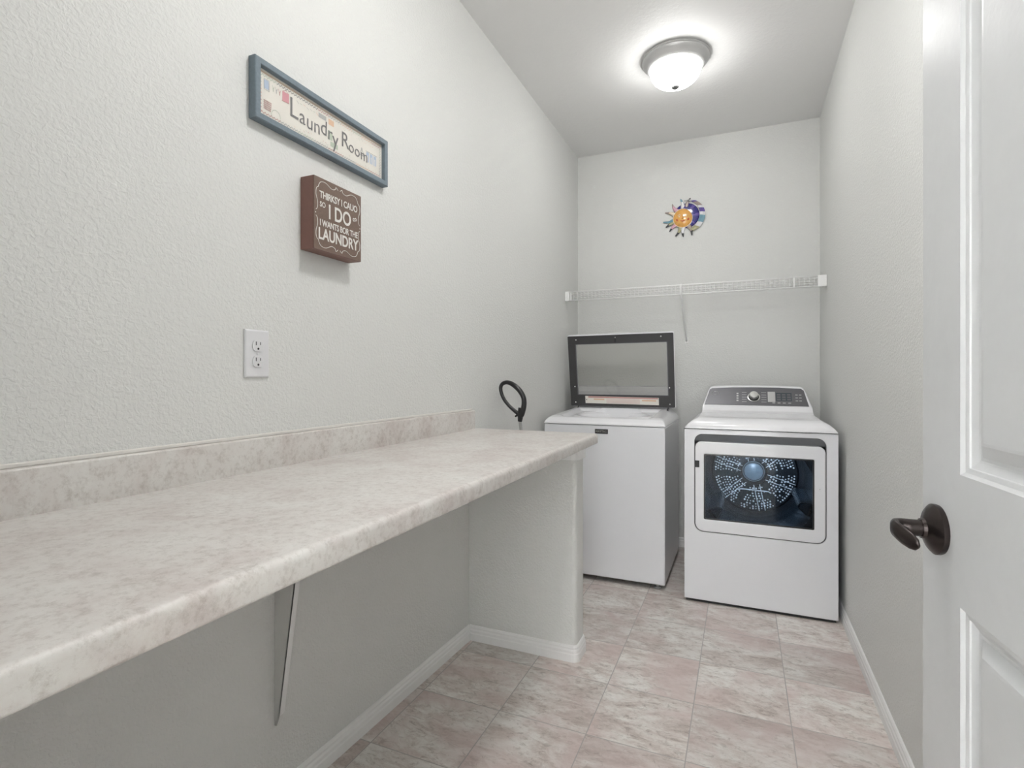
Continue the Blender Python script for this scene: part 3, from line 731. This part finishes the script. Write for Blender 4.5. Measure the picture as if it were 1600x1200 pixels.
bm = bmesh.new(); tube(bm, [(fx - 0.014, fy + 0.001, fz - 0.020), (fx, fy - 0.001, fz - 0.025), (fx + 0.014, fy + 0.001, fz - 0.020)], [0.002, 0.0045, 0.002], 8); obj('mouth', bm, M['glaze_red'], face, smooth=True)

# ------------------------------------------------------------------ wire shelf
SYF, SZT, SZL = 3.450, 1.716, 1.660
sh = thing('wire_shelf', 'white ventilated wire shelf across the back wall above the washer and dryer', 'shelf', (XL, YB, SZT))
bm = bmesh.new(); n = 60
for k in range(n + 1):
    x = XL + 0.012 + (XR - XL - 0.024) * k / n
    p = [(x, YB - 0.006, SZT + 0.003), (x, SYF + 0.004, SZT + 0.003), (x, SYF - 0.002, SZT - 0.004), (x, SYF - 0.002, SZL)]
    tube(bm, p, 0.0013, 5)
obj('wire_deck', bm, M['shelf'], sh)
bm = bmesh.new()
for y, z, r in ((SYF + 0.001, SZT, 0.0050), (SYF + 0.001, SZL, 0.0052)):
    tube(bm, [(XL + 0.006, y, z), (XR - 0.006, y, z)], r, 8)
obj('front_rails', bm, M['shelf'], sh, smooth=True)
bm = bmesh.new()
for y in (SYF + 0.10, SYF + 0.20, YB - 0.008): tube(bm, [(XL + 0.006, y, SZT - 0.001), (XR - 0.006, y, SZT - 0.001)], 0.003, 8)
obj('cross_rods', bm, M['shelf'], sh, smooth=True)
for x in (-1.055, 0.275):
    bm = bmesh.new(); box(bm, (x - 0.004, SYF - 0.004, SZL), (x + 0.004, SYF - 0.0005, SZT)); obj('lip_tie', bm, M['shelf'], sh)
for x0, x1 in ((XL + 0.0008, XL + 0.030), (XR - 0.046, XR - 0.0008)):
    bm = bmesh.new(); box(bm, (x0, SYF - 0.006, SZL - 0.003), (x1, SYF + 0.030, SZT + 0.006)); obj('end_bracket', bm, M['shelf'], sh, bevel=0.003)
bx0 = -0.345
bm = bmesh.new(); tube(bm, [(bx0, SYF + 0.001, SZT + 0.004), (bx0, SYF - 0.006, SZT - 0.010), (bx0, SYF - 0.004, SZL - 0.002), (bx0, SYF + 0.012, SZL - 0.012), (bx0 + 0.004, YB - 0.018, 1.405), (bx0 + 0.004, YB - 0.004, 1.390)], 0.0068, 8)
obj('support_brace', bm, M['shelf'], sh, smooth=True)
bm = bmesh.new(); box(bm, (bx0 - 0.006, YB - 0.004, 1.375), (bx0 + 0.014, YB - 0.0006, 1.412)); lathe(bm, [(0.005, -0.004), (0.004, -0.007), (0.0, -0.008)], (bx0 + 0.004, YB, 1.385), 12, 'y'); obj('brace_foot', bm, M['shelf'], sh)

# ------------------------------------------------------------------ washer
WX0, WX1, WY0, WY1 = -1.060, -0.376, 2.930, 3.600
wa_ = thing('washing_machine', 'white top-loading washing machine with its lid raised', 'washing machine', ((WX0 + WX1) / 2, (WY0 + WY1) / 2, 0))
ZS = 0.878
bm = bmesh.new(); box(bm, (WX0, WY0, 0.030), (WX1, WY1, ZS - 0.003)); obj('cabinet', bm, M['enamel'], wa_, smooth=True, auto=35, bevel=0.007, bseg=3)
bm = bmesh.new(); box(bm, (WX0 + 0.01, WY0 + 0.03, 0.022), (WX1 - 0.01, WY1 - 0.01, 0.032)); obj('base_shade', bm, M['dark'], wa_)  # dark sheet standing in for the shadow under the washer
for x in (WX0 + 0.05, WX1 - 0.045):
    for y in (WY0 + 0.045, WY1 - 0.05):
        bm = bmesh.new(); lathe(bm, [(0.0, 0.0), (0.020, 0.0), (0.021, 0.004), (0.018, 0.008), (0.009, 0.010), (0.009, 0.03), (0, 0.03)], (x, y, 0.0005), 20); obj('levelling_foot', bm, M['nickel'], wa_)
# plastic top: height field with a basin under the lid
wcx = (WX0 + WX1) / 2; hw = (WX1 - WX0) / 2
def wtop(x, y):
    base = interp([(WY0, 0.884), (WY0 + 0.010, 0.896), (WY0 + 0.035, 0.912), (WY0 + 0.07, 0.920), (WY0 + 0.45, 0.945), (WY1, 0.950)], y)
    s_ = abs(x - wcx); side = interp([(0, 1.2), (hw - 0.085, 0.990), (hw - 0.05, 0.945), (hw - 0.02, 0.918), (hw - 0.004, 0.897), (hw, 0.884)], s_)
    z = sm(base, side, 0.012)
    # basin
    bxn = max(0.0, min(1.0, (hw - 0.075 - s_) / 0.03)); byn = max(0.0, min(1.0, (y - WY0 - 0.055) / 0.05)) * max(0.0, min(1.0, (3.400 - y) / 0.02))
    k = bxn * bxn * (3 - 2 * bxn) * byn * byn * (3 - 2 * byn)
    r = math.hypot(x - wcx, y - 3.21); tub = max(0.0, min(1.0, (0.215 - r) / 0.012))
    return z - 0.020 * k - 0.25 * tub * k
def heightfield(bm, xs, ys, fn, zb, mi=0):
    ls = []
    for y in ys: ls.append([(xs[0], y, zb)] + [(x, y, fn(x, y)) for x in xs] + [(xs[-1], y, zb)])
    vs = loops(bm, ls, close=False, mi=mi)
    bm.faces.new([v for v in vs[0]][::-1]).material_index = mi; bm.faces.new([v for v in vs[-1]]).material_index = mi
def uneven(a, b, n, edge=0.35):
    out = []
    for i in range(n + 1):
        t = i / n; u = 0.5 - 0.5 * math.cos(PI * t); out.append(a + (b - a) * (edge * u + (1 - edge) * t) if False else a + (b - a) * (0.75 * u + 0.25 * t))
    return out
bm = bmesh.new(); heightfield(bm, uneven(WX0 - 0.001, WX1 + 0.001, 90), uneven(WY0 - 0.002, WY1, 80), wtop, ZS)
obj('top_panel', bm, M['plastic'], wa_, smooth=True, auto=38)
bm = bmesh.new(); lathe(bm, [(0.190, -0.20), (0.192, -0.03)], (wcx, 3.21, 0.900), 48); lathe(bm, [(0.0, -0.20), (0.190, -0.20)], (wcx, 3.21, 0.900), 48)
obj('wash_basket', bm, M['chrome'], wa_, smooth=True, auto=40)
bm = bmesh.new(); lathe(bm, [(0.192, -0.035), (0.194, -0.012), (0.202, 0.004), (0.214, 0.010), (0.228, 0.011), (0.240, 0.006), (0.243, -0.01)], (wcx, 3.21, 0.906), 64)
obj('tub_ring', bm, M['plastic'], wa_, smooth=True, auto=60)
# badge
bm = bmesh.new(); box(bm, (-0.757, WY0 - 0.0022, 0.829), (-0.683, WY0 + 0.001, 0.855)); bd = obj('badge', bm, M['charcoal'], wa_, bevel=0.001); bd['label'] = 'small dark grey maker badge'
bm = bmesh.new(); add_text(bm, 'MAYTAG', 0.0165, frontmat(-0.720, WY0 - 0.0026, 0.842), extrude=0.0002, sx=0.95, offset=0.0001); obj('badge_lettering', bm, M['chrome'], bd)
# lid
LY = 3.400; LT = 0.012
lo = [(-1.037, 0.957), (-0.375, 0.957), (-0.386, 1.419), (-1.063, 1.414)]      # outline, front view (x,z)
def lidpt(u, v):
    a = Vector(lo[0]).lerp(Vector(lo[1]), u); b = Vector(lo[3]).lerp(Vector(lo[2]), u); return a.lerp(b, v)
def lid_rrect(u0, u1, v0, v1, r, seg=5):
    out = []
    for x, z in rrect(u0, u1, v0, v1, r, seg):
        out.append(lidpt(x, z))
    return [(p.x, p.y) for p in out]
lid = thing('dummy', '', '', (0, 0, 0)); bpy.data.objects.remove(lid)
bm = bmesh.new()
ring_plate(bm, lid_rrect(-0.004, 1.004, 0.0, 1.022, 0.02), lid_rrect(0.075, 0.945, 0.155, 0.885, 0.01), LY + 0.004, LY + 0.020)
lidp = obj('lid', bm, M['plastic'], wa_, bevel=0.002)
bm = bmesh.new(); ring_plate(bm, lid_rrect(0.0, 1.0, 0.0, 1.0, 0.012), lid_rrect(0.078, 0.942, 0.160, 0.880, 0.012), LY - 0.008, LY + 0.0035)
inner = obj('lid_inner_frame', bm, M['charcoal'], lidp, bevel=0.002); inner['label'] = 'dark grey inner frame of the lid'
bm = bmesh.new(); ring_plate(bm, lid_rrect(0.005, 0.995, 0.885, 0.990, 0.008), lid_rrect(0.012, 0.988, 0.920, 0.982, 0.006), LY - 0.0105, LY - 0.0082); obj('frame_ridge', bm, M['charcoal'], lidp)
bm = bmesh.new(); sheet(bm, lid_rrect(0.072, 0.948, 0.150, 0.890, 0.01), LY + 0.0015, LY + 0.003)
# glass: single thin plate inside the frame
obj('lid_glass', bm, M['lidglass'], lidp)
bm = bmesh.new(); ring_plate(bm, lid_rrect(0.074, 0.946, 0.156, 0.884, 0.01), lid_rrect(0.081, 0.939, 0.164, 0.876, 0.008), LY - 0.0085, LY - 0.007); obj('glass_gasket', bm, M['panel_grey'], lidp)
for u, v in ((0.085, 0.945), (0.89, 0.955), (0.05, 0.275), (0.955, 0.265), (0.955, 0.045), (0.05, 0.05)):
    p = lidpt(u, v); bm = bmesh.new(); lathe(bm, [(0.0046, 0.0), (0.0042, -0.002), (0.0, -0.0032)], (p.x, LY - 0.008, p.y), 12, 'y', cap0=True); obj('screw', bm, M['chrome'], lidp)
p = lidpt(0.47, 0.93); bm = bmesh.new(); box(bm, (p.x - 0.006, LY - 0.013, p.y - 0.016), (p.x + 0.006, LY - 0.0075, p.y + 0.008)); obj('latch', bm, M['dark'], lidp, bevel=0.001)
bm = bmesh.new(); lathe(bm, [(0.004, 0), (0.0035, -0.002), (0, -0.003)], (p.x, LY - 0.0105, p.y + 0.014), 10, 'y'); obj('latch_pin', bm, M['chrome'], lidp)
# warning label strip
bm = bmesh.new(); sheet(bm, [tuple(lidpt(u, v)) for u, v in ((0.150, 0.040), (0.855, 0.030), (0.855, 0.128), (0.150, 0.142))], LY - 0.0088, LY - 0.0079)
st = obj('warning_label', bm, M['paper'], lidp); st['label'] = 'cream warning sticker with orange and red bands'
bm = bmesh.new()
sheet(bm, [tuple(lidpt(u, v)) for u, v in ((0.180, 0.118), (0.850, 0.108), (0.850, 0.126), (0.180, 0.139))], LY - 0.0091, LY - 0.0087, 0)
sheet(bm, [tuple(lidpt(u, v)) for u, v in ((0.235, 0.088), (0.340, 0.086), (0.340, 0.104), (0.235, 0.106))], LY - 0.0091, LY - 0.0087, 1)
sheet(bm, [tuple(lidpt(u, v)) for u, v in ((0.700, 0.080), (0.830, 0.078), (0.830, 0.096), (0.700, 0.098))], LY - 0.0091, LY - 0.0087, 1)
for k in range(4): sheet(bm, [tuple(lidpt(u, v)) for u, v in ((0.36, 0.098 - 0.016 * k), (0.68, 0.094 - 0.016 * k), (0.68, 0.098 - 0.016 * k), (0.36, 0.102 - 0.016 * k))], LY - 0.0091, LY - 0.0087, 2)
pp = lidpt(0.163, 0.09); lathe(bm, [(0.0035, 0), (0.0035, -0.0004), (0, -0.0006)], (pp.x, LY - 0.0088, pp.y), 12, 'y', mi=3)
obj('label_print', bm, [M['pastel_red'], M['pastel_orange'], M['pink'], M['dark']], st)
for u in (0.072, 0.935):
    p = lidpt(u, 0); bm = bmesh.new(); tube(bm, [(p.x + 0.004, LY - 0.004, 0.962), (p.x, LY - 0.010, 0.948), (p.x - 0.002, LY - 0.012, 0.936)], [0.004, 0.004, 0.006], 8); obj('lid_hinge', bm, M['charcoal'], wa_)
# control console behind the lid
bm = bmesh.new()
prism(bm, [(WX0 + 0.010, 3.470, 0.948), (WX0 + 0.010, 3.490, 1.050), (WX0 + 0.010, 3.510, 1.080), (WX0 + 0.010, 3.560, 1.088), (WX0 + 0.010, 3.600, 1.080), (WX0 + 0.010, 3.600, 0.948)], (WX1 - WX0 - 0.020, 0, 0))
obj('control_console', bm, M['plastic'], wa_, bevel=0.006, bseg=3)

# ------------------------------------------------------------------ dryer
GX0, GX1, GY0, GY1 = -0.271, 0.412, 2.865, 3.600
dr = thing('clothes_dryer', 'white front-loading clothes dryer with a wide dark window beside the right wall', 'dryer', ((GX0 + GX1) / 2, (GY0 + GY1) / 2, 0))
gcx = (GX0 + GX1) / 2; ghw = (GX1 - GX0) / 2; GS = 0.882
do = rrect(-0.229, 0.371, 0.354, 0.843, [0.045, 0.042, 0.042, 0.045], 8)       # door recess outline
seg = 8
bm = bmesh.new()
hole = rrect(-0.222, 0.364, 0.361, 0.857, [0.042, 0.040, 0.040, 0.042], seg)
ring_plate(bm, rrect(GX0, GX1, 0.014, GS, 0.0015, seg), hole, GY0, GY0 + 0.03)
obj('front_panel', bm, M['enamel'], dr, bevel=0.003)
bm = bmesh.new()     # shell: sides, back, floor, inner top
for a, b in (((GX0, GY0 + 0.028, 0.014), (GX0 + 0.004, GY1, GS)), ((GX1 - 0.004, GY0 + 0.028, 0.014), (GX1, GY1, GS)), ((GX0, GY1 - 0.004, 0.014), (GX1, GY1, GS)), ((GX0, GY0 + 0.028, 0.014), (GX1, GY1, 0.018)), ((GX0, GY0 + 0.028, GS - 0.004), (GX1, GY1, GS))): box(bm, a, b)
obj('cabinet', bm, M['enamel'], dr)
bm = bmesh.new(); box(bm, (GX0 + 0.008, GY0 + 0.008, 0.002), (GX1 - 0.008, GY1 - 0.008, 0.016)); obj('base_gap_shade', bm, M['dark'], dr)  # dark block put in as shade below the dryer
# top with rising console
def gtop(x, y):
    prof = interp([(GY0 - 0.006, 0.886), (GY0 - 0.005, 0.898), (GY0 + 0.004, 0.914), (GY0 + 0.022, 0.928), (GY0 + 0.050, 0.937), (GY0 + 0.10, 0.941), (3.20, 0.946), (3.235, 0.958), (3.262, 0.982), (3.345, 1.080), (3.358, 1.092), (3.380, 1.098), (3.56, 1.094), (3.590, 1.082), (GY1, 1.05)], y)
    s_ = abs(x - gcx)
    deck = interp([(0, 0.960), (ghw - 0.105, 0.955), (ghw - 0.060, 0.938), (ghw - 0.032, 0.921), (ghw - 0.012, 0.902), (ghw - 0.002, 0.888), (ghw, 0.884)], s_)
    cons = interp([(0, 1.103), (0.15, 1.100), (0.225, 1.094), (0.240, 1.088), (0.252, 1.065), (0.272, 1.000), (0.286, 0.965), (0.300, 0.945), (0.345, 0.90)], s_)
    env = max(cons, min(deck, 0.96)) if s_ < ghw - 0.06 else deck
    return sm(prof, env, 0.010)
ys = sorted(set([round(v, 5) for v in uneven(GY0 - 0.006, GY0 + 0.12, 16)] + [round(GY0 + 0.12 + (3.18 - GY0 - 0.12) * i / 8, 5) for i in range(9)] + [round(3.18 + (3.41 - 3.18) * i / 46, 5) for i in range(47)] + [round(3.41 + (GY1 - 3.41) * i / 12, 5) for i in range(13)]))
xs = [GX0 + (GX1 - GX0) * i / 150 for i in range(151)]
bm = bmesh.new(); heightfield(bm, xs, ys, gtop, GS + 0.003)
obj('top_panel', bm, M['plastic'], dr, smooth=True, auto=50)
# control panel, lying on the sloped face
A = Vector((0, 3.262, 0.982)); B = Vector((0, 3.345, 1.080)); sl = (B - A); tilt = math.atan2(sl.y, sl.z); nrm = Vector((0, -sl.z, sl.y)).normalized()
def cp(x, v, t): q = A + sl * v + nrm * t; return (x, q.y, q.z)
bm = bmesh.new()
top = [(-0.268, 0.06), (0.262, 0.04), (0.256, 0.30), (0.243, 0.90), (0.230, 1.00), (0.12, 1.055), (0.0, 1.065), (-0.12, 1.055), (-0.230, 1.00), (-0.243, 0.92)]
pts = [cp(gcx + x, v * 0.985, 0.0012) for x, v in top]
prism(bm, pts, tuple(nrm * 0.0022))
def cbar(bm, x0, x1, v0, v1, mi=0, t=0.0036): prism(bm, [cp(gcx + x0, v0, t), cp(gcx + x1, v0, t), cp(gcx + x1, v1, t), cp(gcx + x0, v1, t)], tuple(nrm * 0.0004), mi)
for k in range(5):
    v = 0.22 + 0.13 * k
    cbar(bm, -0.070, -0.045, v, v + 0.018, 1); cbar(bm, 0.030, 0.056, v, v + 0.018, 1)
for k in range(4): cbar(bm, -0.098, -0.088, 0.26 + 0.13 * k, 0.33 + 0.13 * k, 1)
for k in range(6): cbar(bm, 0.20 + 0.018 * (k % 2), 0.212 + 0.018 * (k % 2), 0.3 + 0.16 * (k // 2), 0.34 + 0.16 * (k // 2), 1)
for k in range(4): cbar(bm, 0.085 + 0.026 * k, 0.099 + 0.026 * k, 0.17, 0.21, 1)
cpan = obj('control_panel', bm, [M['panel_grey'], M['nickel']], dr)
cpan['label'] = 'silver grey control panel'
# knob
def cring(c, v, r, t, n=28):
    up = sl.normalized(); ctr_ = A + sl * v + nrm * t
    return [(gcx + c + r * math.cos(2 * PI * k / n), (ctr_ + up * r * math.sin(2 * PI * k / n)).y, (ctr_ + up * r * math.sin(2 * PI * k / n)).z) for k in range(n)]
bm = bmesh.new(); loops(bm, [cring(-0.008, 0.50, r, t) for r, t in ((0.033, 0.003), (0.033, 0.0045), (0.030, 0.005), (0.0, 0.005))]); obj('dial_ring', bm, M['chrome'], cpan)
bm = bmesh.new(); loops(bm, [cring(-0.008, 0.50, r, t) for r, t in ((0.027, 0.004), (0.025, 0.012), (0.0245, 0.013))], cap0=True, cap1=True); obj('knob_base', bm, M['dark'], cpan, smooth=True, auto=40)
bm = bmesh.new(); loops(bm, [cring(-0.008, 0.50, r, t) for r, t in ((0.0235, 0.012), (0.023, 0.028), (0.020, 0.031), (0.0, 0.0315))], cap0=True); obj('knob', bm, M['chrome'], cpan, smooth=True, auto=40)
bm = bmesh.new(); cbar(bm, 0.063, 0.100, 0.24, 0.80); obj('button_pad', bm, M['nickel'], cpan)
bm = bmesh.new(); cbar(bm, 0.104, 0.182, 0.30, 0.74); disp = obj('display', bm, M['lcd'], cpan)
bm = bmesh.new()
for k in range(3):
    for j in range(3): cbar(bm, 0.109 + 0.025 * k, 0.109 + 0.018 + 0.025 * k, 0.335 + 0.13 * j, 0.42 + 0.13 * j, t=0.0042)
obj('display_fields', bm, M['panel_grey'], disp)
bm = bmesh.new()
for k in range(18):
    pass
rr = []
for k in range(24):
    a = 2 * PI * k / 24; rr.append(cp(gcx - 0.212 + 0.018 * math.cos(a), 0.70 + 0.10 * math.sin(a), 0.0036))
tube(bm, rr, 0.0007, 5, close=True); obj('oval_emblem', bm, M['chrome'], cpan)
# handle scoop above the door and the door itself
bm = bmesh.new()
sc = rrect(-0.2215, 0.3635, 0.780, 0.8565, [0.001, 0.0395, 0.0395, 0.001], seg)
def scy(z): return GY0 + 0.003 + 0.030 * max(0.0, (0.8565 - z) / 0.040) ** 0.8 if z > 0.8165 else GY0 + 0.033
zs = [0.8565, 0.850, 0.842, 0.834, 0.826, 0.8165, 0.780]
def halfw(z):
    d = max(0.0, z - (0.8565 - 0.0395)); return 0.0395 - math.sqrt(max(0.0, 0.0395 ** 2 - d * d))
ls = [[(-0.2215 + halfw(z) + (0.3635 + 0.2215 - 2 * halfw(z)) * k / 20, scy(z), z) for k in range(21)] for z in zs]
loops(bm, ls, close=False); bmesh.ops.solidify(bm, geom=bm.faces[:], thickness=0.001)
obj('handle_recess', bm, M['recess'], dr, smooth=True, auto=40)
bm = bmesh.new()
dout = rrect(-0.218, 0.360, 0.365, 0.819, [0.040, 0.030, 0.030, 0.040], seg)
win = rrect(-0.176, 0.313, 0.427, 0.757, 0.006, seg)
ring_plate(bm, dout, win, GY0 - 0.004, GY0 + 0.030)
dd = obj('dryer_door', bm, M['enamel'], dr, bevel=0.004, bseg=3)
bm = bmesh.new(); ring_plate(bm, rrect(-0.222, 0.364, 0.361, 0.815, [0.042, 0.032, 0.032, 0.042], seg), rrect(-0.214, 0.356, 0.369, 0.807, [0.036, 0.026, 0.026, 0.036], seg), GY0 + 0.008, GY0 + 0.030); obj('door_seal', bm, M['charcoal'], dd)
bm = bmesh.new(); ring_plate(bm, rrect(-0.1765, 0.3135, 0.4265, 0.7575, 0.006, seg), rrect(-0.170, 0.307, 0.433, 0.751, 0.004, seg), GY0 - 0.003, GY0 + 0.004); obj('window_border', bm, M['black'], dd)
bm = bmesh.new(); sheet(bm, rrect(-0.1755, 0.3125, 0.4275, 0.7565, 0.005, seg), GY0 - 0.0005, GY0 + 0.0005); obj('window_glass', bm, M['doorglass'], dd)
bm = bmesh.new(); box(bm, (-0.220, GY0 - 0.0065, 0.688), (-0.198, GY0 + 0.001, 0.722)); cl = obj('door_badge', bm, M['charcoal'], dd, bevel=0.001); cl['label'] = 'small dark badge at the left edge of the door'  # flat dark badge on the door front
bm = bmesh.new(); lathe(bm, [(0.0025, -0.004), (0.002, -0.0055), (0, -0.006)], (0.336, GY0, 0.62), 10, 'y'); obj('screw_cap', bm, M['nickel'], dd)
# drum
DCX, DCZ, DR = 0.066, 0.585, 0.262
bm = bmesh.new(); lathe(bm, [(DR, 0.0), (DR, 0.55)], (DCX, GY0 + 0.05, DCZ), 64, 'y'); drum = obj('drum', bm, M['drum'], dr, smooth=True)
bm = bmesh.new(); ring_plate(bm, rrect(GX0 + 0.008, GX1 - 0.008, 0.30, 0.872, 0.01, 16), [(DCX + DR * math.cos(a), DCZ + DR * math.sin(a)) for a in [(-PI / 2 + 2 * PI * (k + 0.5) / 68) for k in range(68)]], GY0 + 0.052, GY0 + 0.056)
obj('drum_surround', bm, M['drumback'], dr)
DBY = GY0 + 0.58
bm = bmesh.new(); lathe(bm, [(DR, 0.0), (0.235, 0.0), (0.225, -0.012), (0.075, -0.016), (0.065, -0.030), (0.0, -0.032)], (DCX, DBY, DCZ), 64, 'y')
random.seed(11)
for ring_r in (0.092, 0.107, 0.122, 0.137, 0.152, 0.167, 0.182, 0.197, 0.210):
    nn = int(ring_r * 400)
    for k in range(nn):
        a = 2 * PI * k / nn + ring_r * 7; sect = math.degrees(a) % 60
        if sect < 9 or random.random() < 0.15: continue
        x, z = DCX + ring_r * math.cos(a), DCZ + ring_r * math.sin(a)
        pr_ = random.uniform(0.003, 0.0058); lathe(bm, [(pr_, 0), (pr_, -0.003), (0.0, -0.004)], (x, DBY - 0.0165, z), 6, 'y', mi=1)
obj('drum_back', bm, [M['drumback'], M['hole_light']], drum, smooth=True, auto=30)
bm = bmesh.new()
for k in range(6):
    a = PI / 6 + k * PI / 3 + 0.2
    for off in (-0.016, 0.016):
        d = Vector((math.cos(a), 0, math.sin(a))); q = Vector((-d.z, 0, d.x)) * off; c = Vector((DCX, DBY - 0.020, DCZ))
        tube(bm, [c + d * 0.066 + q, c + d * 0.222 + q], 0.0020, 6)
tube(bm, [(DCX - 0.085, DBY - 0.022, DCZ - 0.105), (DCX - 0.07, DBY - 0.024, DCZ - 0.098), (DCX + 0.075, DBY - 0.024, DCZ - 0.104), (DCX + 0.09, DBY - 0.022, DCZ - 0.112)], 0.0035, 6)
obj('stamped_ribs', bm, M['hole_light'], drum)
bm = bmesh.new(); lathe(bm, [(0.050, 0), (0.050, -0.010), (0.044, -0.014), (0.0, -0.015)], (DCX - 0.003, DBY - 0.028, DCZ + 0.010), 32, 'y'); lathe(bm, [(0.060, 0), (0.056, -0.006), (0.054, 0)], (DCX - 0.003, DBY - 0.030, DCZ + 0.010), 32, 'y'); obj('hub', bm, M['hub_blue'], drum, smooth=True, auto=40)
for k in range(3):
    a = PI / 2 + 0.15 + k * 2 * PI / 3; d = Vector((math.cos(a), 0, math.sin(a))); q = Vector((-d.z, 0, d.x)); bm = bmesh.new()
    base = Vector((DCX, 0, DCZ)) + d * (DR - 0.001)
    pl = [base - q * 0.035, base + q * 0.035, base + q * 0.012 - d * 0.055, base - q * 0.012 - d * 0.055]
    prism(bm, [(p.x, GY0 + 0.12, p.z) for p in pl], (0, 0.42, 0)); obj('drum_vane', bm, M['drum'], drum, bevel=0.008)
pl_ = bpy.data.lights.new('drum_fill_light', 'SPOT'); pl_.energy = 5.0; pl_.color = (0.86, 0.93, 1.0); pl_.shadow_soft_size = 0.015; pl_.spot_size = math.radians(130); pl_.spot_blend = 0.5  # fill light added inside the drum to lift its dark interior
plo = bpy.data.objects.new('drum_fill_light', pl_); C.objects.link(plo); plo.location = (DCX - 0.02, GY0 + 0.10, DCZ + 0.215); plo.rotation_euler = (math.radians(62), 0, 0)

# ------------------------------------------------------------------ mop with loop handle standing behind the counter
mp_ = thing('floor_mop', 'black loop-handled floor mop leaning by the left wall beyond the counter', 'mop', (-0.90, 2.46, 0))
MY = 2.34
loop = [(-0.964, 0.962), (-0.952, 0.992), (-0.947, 1.022), (-0.950, 1.050), (-0.966, 1.078), (-0.988, 1.100), (-1.012, 1.115), (-1.036, 1.121), (-1.058, 1.114), (-1.068, 1.096), (-1.064, 1.068), (-1.050, 1.038), (-1.026, 1.010), (-1.000, 0.988), (-0.980, 0.974)]
rad = [0.013, 0.013, 0.0125, 0.012, 0.0125, 0.0125, 0.0115, 0.010, 0.0095, 0.009, 0.0085, 0.0085, 0.0085, 0.009, 0.010]
bm = bmesh.new(); pts = [(x, MY + 0.02 * (1.0 - z), z) for x, z in loop]; P_ = catmull(pts, 4, close=True); R_ = []
for i in range(len(P_)):
    f = i / 4; a = int(f) % len(rad); b = (a + 1) % len(rad); R_.append(rad[a] + (rad[b] - rad[a]) * (f - int(f)))
tube(bm, P_, R_, 12, close=True)
tube(bm, [(-0.962, MY + 0.002, 1.000), (-0.966, MY + 0.002, 0.965), (-0.970, MY + 0.003, 0.935)], [0.015, 0.0145, 0.0105], 12)
tube(bm, [(-0.978, MY, 0.968), (-0.992, MY - 0.004, 0.958)], [0.006, 0.004], 8)
obj('loop_handle', bm, M['black'], mp_, smooth=True, auto=60)
bm = bmesh.new(); tube(bm, [(-0.970, MY + 0.003, 0.940), (-0.905, 2.45, 0.070)], 0.0075, 12); obj('pole', bm, M['chrome'], mp_, smooth=True, auto=60)
bm = bmesh.new(); box(bm, (-1.03, 2.39, 0.012), (-0.78, 2.51, 0.045)); obj('mop_head', bm, M['black'], mp_, bevel=0.012, bseg=3)
bm = bmesh.new(); box(bm, (-1.035, 2.385, 0.001), (-0.775, 2.515, 0.013)); obj('mop_pad', bm, M['white_paint'], mp_, bevel=0.004)
bm = bmesh.new(); tube(bm, [(-0.905, 2.45, 0.095), (-0.905, 2.45, 0.030)], [0.014, 0.020], 12); obj('mop_joint', bm, M['charcoal'], mp_)
